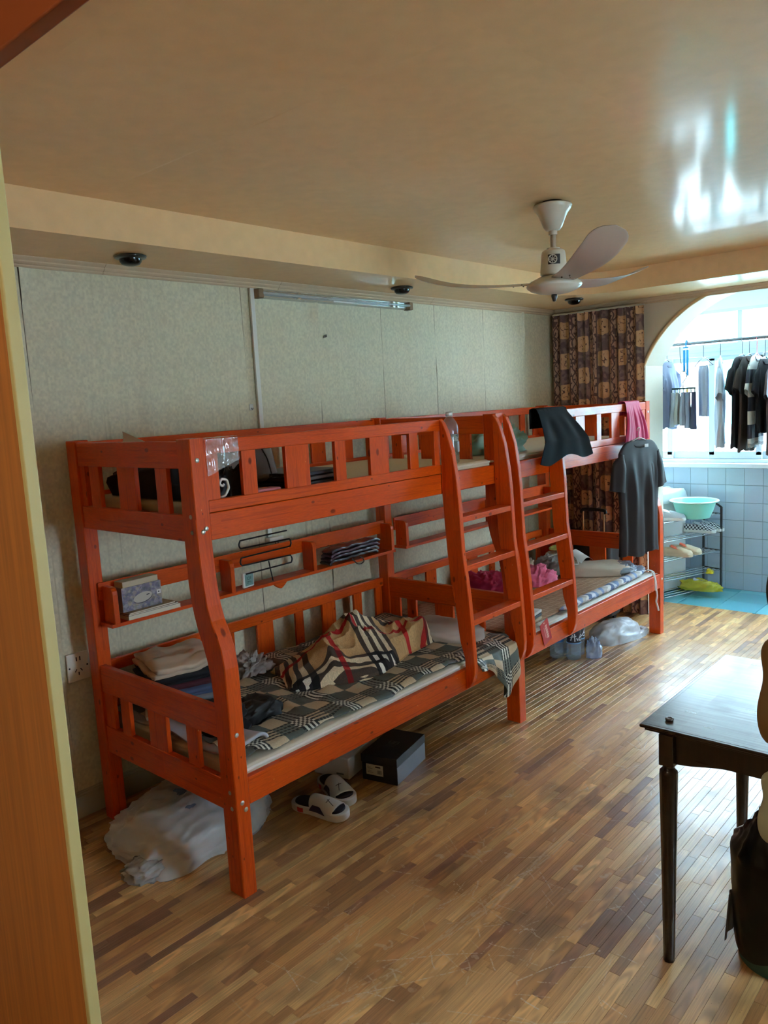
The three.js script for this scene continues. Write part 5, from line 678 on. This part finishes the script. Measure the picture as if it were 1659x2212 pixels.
// ------------------------------------------------------------------ table, bin, things by the doorway
{
  const dark = m('#ffffff', 1.0, { map: tex(256, 512, (u, v) => mulc(mixc([38, 23, 17], [28, 17, 13], fbm(u * 30, v * 4, 2, 3)), 0.9 + 0.25 * vn(u * 200, v * 20)), { size: [0.5, 1.0] }), roughnessMap: tex(256, 256, (u, v) => 60 + 60 * fbm(u * 6, v * 50, 3, 3) + 40 * smooth(0.6, 0.8, fbm(u * 5, v * 5, 7, 3)), { srgb: false, size: [0.8, 0.8] }), bumpMap: tex(512, 512, (u, v) => 255 * (0.6 * fbm(u * 5, v * 70, 4, 3) + 0.4 * fbm(u * 12, v * 12, 6, 2)), { srgb: false, size: [0.7, 0.7] }), bumpScale: 0.0008, specularIntensity: 0.3, clearcoat: 0.85, clearcoatRoughness: 0.22 });
  const t = thing('wooden_table', 'dark brown glossy wooden table with tapered legs at the right', 'table'), x0 = 0.587, x1 = 1.347, z0 = 2.289, z1 = 3.25;
  const top = [[0, 0.738], [0.012, 0.738], [0.02, 0.744], [0.024, 0.752], [0.024, 0.757], [0, 0.757]];
  mesh('table_top', uvm(join([bx(x0 + 0.012, x1 - 0.012, 0.737, 0.7575, z0 + 0.012, z1 - 0.012, 0.002), bx(x0, x1, 0.747, 0.757, z0, z1, 0.004, 2)]), 'z'), dark, t);
  const apron = (a, b, along) => { const s = new THREE.Shape(); s.moveTo(a, 0.735); s.lineTo(b, 0.735); s.lineTo(b, 0.645); s.bezierCurveTo(b - 0.06, 0.645, b - 0.1, 0.665, b - 0.16, 0.668); s.lineTo(a + 0.16, 0.668); s.bezierCurveTo(a + 0.1, 0.665, a + 0.06, 0.645, a, 0.645); return s; };
  for (const x of [x0 + 0.03, x1 - 0.05]) mesh('apron', uvm(new THREE.ExtrudeGeometry(apron(z0 + 0.09, z1 - 0.09), { depth: 0.018, bevelEnabled: false }).rotateY(-PI / 2).translate(x + 0.018, 0, 0), 'z'), dark, t);
  for (const z of [z0 + 0.06, z1 - 0.08]) mesh('apron', uvm(new THREE.ExtrudeGeometry(apron(x0 + 0.06, x1 - 0.06), { depth: 0.018, bevelEnabled: false }).translate(0, 0, z), 'x'), dark, t);
  for (const x of [x0 + 0.029, x1 - 0.04]) for (const z of [z0 + 0.078, z1 - 0.08]) { const g = [bx(x - 0.022, x + 0.022, 0.64, 0.738, z - 0.022, z + 0.022, 0.003), at(lathe([[0, 0.64], [0.020, 0.64], [0.016, 0.634], [0.018, 0.627], [0.0255, 0.622], [0.0265, 0.606], [0.024, 0.45], [0.0165, 0.012], [0.0165, 0], [0, 0]], 8).rotateY(PI / 8), x, 0, z)]; mesh('leg', uvm(join(g), 'y'), dark, t); }
  const nut = thing('metal_nut', 'small metal nut lying near the table corner', 'nut', [0.662, 0.7576, 2.352]); mesh('ring', new THREE.TorusGeometry(0.009, 0.004, 6, 6).rotateX(PI / 2).translate(0, 0.004, 0), m([90, 80, 74], 0.4, { metalness: 0.6 }), nut);
  const b = thing('rubbish_bin', 'green rubbish bin lined with a shiny black bag under the table', 'bin', [0.82, 0, 2.625]), bagm = m([8, 9, 10], 0.35, { specularIntensity: 0.25, clearcoat: 0.25, clearcoatRoughness: 0.1 });
  mesh('bucket', lathe([[0, 0.004], [0.105, 0.004], [0.11, 0], [0.113, 0.004], [0.132, 0.35], [0.128, 0.35], [0.108, 0.012], [0, 0.012]], 40), m([36, 72, 62], 0.5), b);
  mesh('bin_liner', clothTube(80, 40, (a, v) => { let r, y; const n = ridge(a * 2.2, v * 7, 5, 3); if (v < 0.55) { const t2 = v / 0.55; y = lerp(0.055 + 0.02 * sin(a * 3), 0.365, t2); r = lerp(0.124, 0.139, t2) + 0.004 * n; } else { const t2 = (v - 0.55) / 0.45; y = 0.365 + (0.10 + 0.05 * sin(a * 2 + 1)) * sin(t2 * PI * 0.75) * (0.85 + 0.3 * n); r = lerp(0.139, 0.03, pow(t2, 0.8)) * (0.93 + 0.14 * n); } return [r * cos(a), y, r * sin(a)]; }), bagm, b);
  mesh('liner_corner', sheet(12, 12, (u, v) => [-0.02 - 0.05 * u, 0.07 + 0.13 * v - 0.03 * u * (1 - v), -0.128 - 0.012 * u * (1 - v) + 0.004 * sin(u * 9)], { thick: 0.001 }), m([150, 150, 146], 0.3, { transmission: 0.3, thickness: 0 }), b);
  const dk = m([50, 44, 40], 0.5), st = thing('coat_stand', 'slim dark coat stand just outside the right edge of the picture', 'coat stand', [-0.47, 0, 3.16]); mesh('pole', rod([0, 0, 0], [0, 1.72, 0], 0.013, 14), dk, st); mesh('foot_plate', lathe([[0, 0.02], [0.12, 0.016], [0.14, 0.006], [0.14, 0], [0, 0]], 36), dk, st); mesh('finial', at(new THREE.SphereGeometry(0.02, 16, 12), 0, 1.73, 0), dk, st);
  for (const y of [1.645, 1.505, 1.325]) mesh('arm', tube([[0, y - 0.05, 0], [-0.07, y - 0.035, -0.05], [-0.125, y - 0.008, -0.105], [-0.132, y + 0.012, -0.11]], 0.006, 24, 8), dk, st);
  // a soft bag: rounded ends, bulging sides, a rim, a seam and a handle over its peg
  const bag = (name, label, cat, top, h, d, thick, mt, trim, peg) => { const b2 = thing(name, label, cat, [-0.60, top, 3.05], 0.0); const prof = (t) => pow(1 - pow(abs(2 * t - 1), 7), 0.33);
    mesh('body', clothTube(48, 30, (a, t) => { const e = prof(clamp(t, 0.0005, 0.9995)), w = d * (0.94 + 0.06 * t) * (0.35 + 0.65 * e), k = thick * e * (0.65 + 0.5 * t); return [k * sin(a) + 0.003 * sin(a * 3 + t * 9), -h * t + 0.004 * sin(a * 2), w * cos(a) * (1 + 0.02 * sin(t * 12))]; }), mt, b2);
    mesh('rim', tube([...Array(13).keys()].map((k) => { const a = k / 12 * 2 * PI; return [thick * 0.75 * sin(a), -h * 0.10, d * 0.86 * cos(a)]; }), 0.004, 48, 6, true), trim, b2); mesh('seam', tube([[thick * 0.2, -0.01, d * 0.86], [thick * 0.1, -h * 0.5, d * 0.965], [thick * 0.2, -h * 0.96, d * 0.86]], 0.002, 24, 5), trim, b2);
    mesh('handle', tube([[0, -h * 0.08, -d * 0.5], [0, peg * 0.6, -d * 0.3], [0, peg, 0], [0, peg * 0.6, d * 0.3], [0, -h * 0.08, d * 0.5]], 0.004, 40, 6), trim, b2); return b2; };
  const ink = m([22, 24, 22], 0.6);
  bag('black_pouch', 'black and olive pouch hanging uppermost at the right edge', 'pouch', 1.60, 0.128, 0.084, 0.03, m([28, 32, 25], 0.7), ink, 0.045); bag('tan_bag', 'tan leather bag hanging at the right edge in front of the table', 'bag', 1.462, 0.146, 0.092, 0.034, m([116, 88, 48], 0.6), ink, 0.035); bag('pale_bag', 'pale grey cloth bag hanging lowest at the right edge', 'bag', 1.296, 0.104, 0.090, 0.03, m([160, 160, 136], 0.7), m([132, 132, 112], 0.7), 0.025);
}
// the hall's own ceiling lamp, behind the camera
{
  const l = thing('hall_lamp', 'round opal ceiling lamp in the hall behind the camera', 'lamp', [-2.3, 2.5, 2.6]); mesh('base', lathe([[0, 0], [0.15, 0], [0.15, -0.02], [0, -0.02]], 32), m([220, 216, 206], 0.5), l);
  mesh('shade', lathe([[0.14, -0.02], [0.13, -0.05], [0.09, -0.085], [0, -0.10]], 32), m([255, 240, 215], 0.5, { emissive: new THREE.Color(1, 0.86, 0.66), emissiveIntensity: 1.5 }), l);
  const p = new THREE.PointLight(new THREE.Color(1, 0.86, 0.66), 1.35); p.name = 'hall_lamp_light'; p.position.set(0, -0.16, 0); p.castShadow = true; p.shadow.radius = 6; l.add(p);
}
renderer.render(scene, camera);
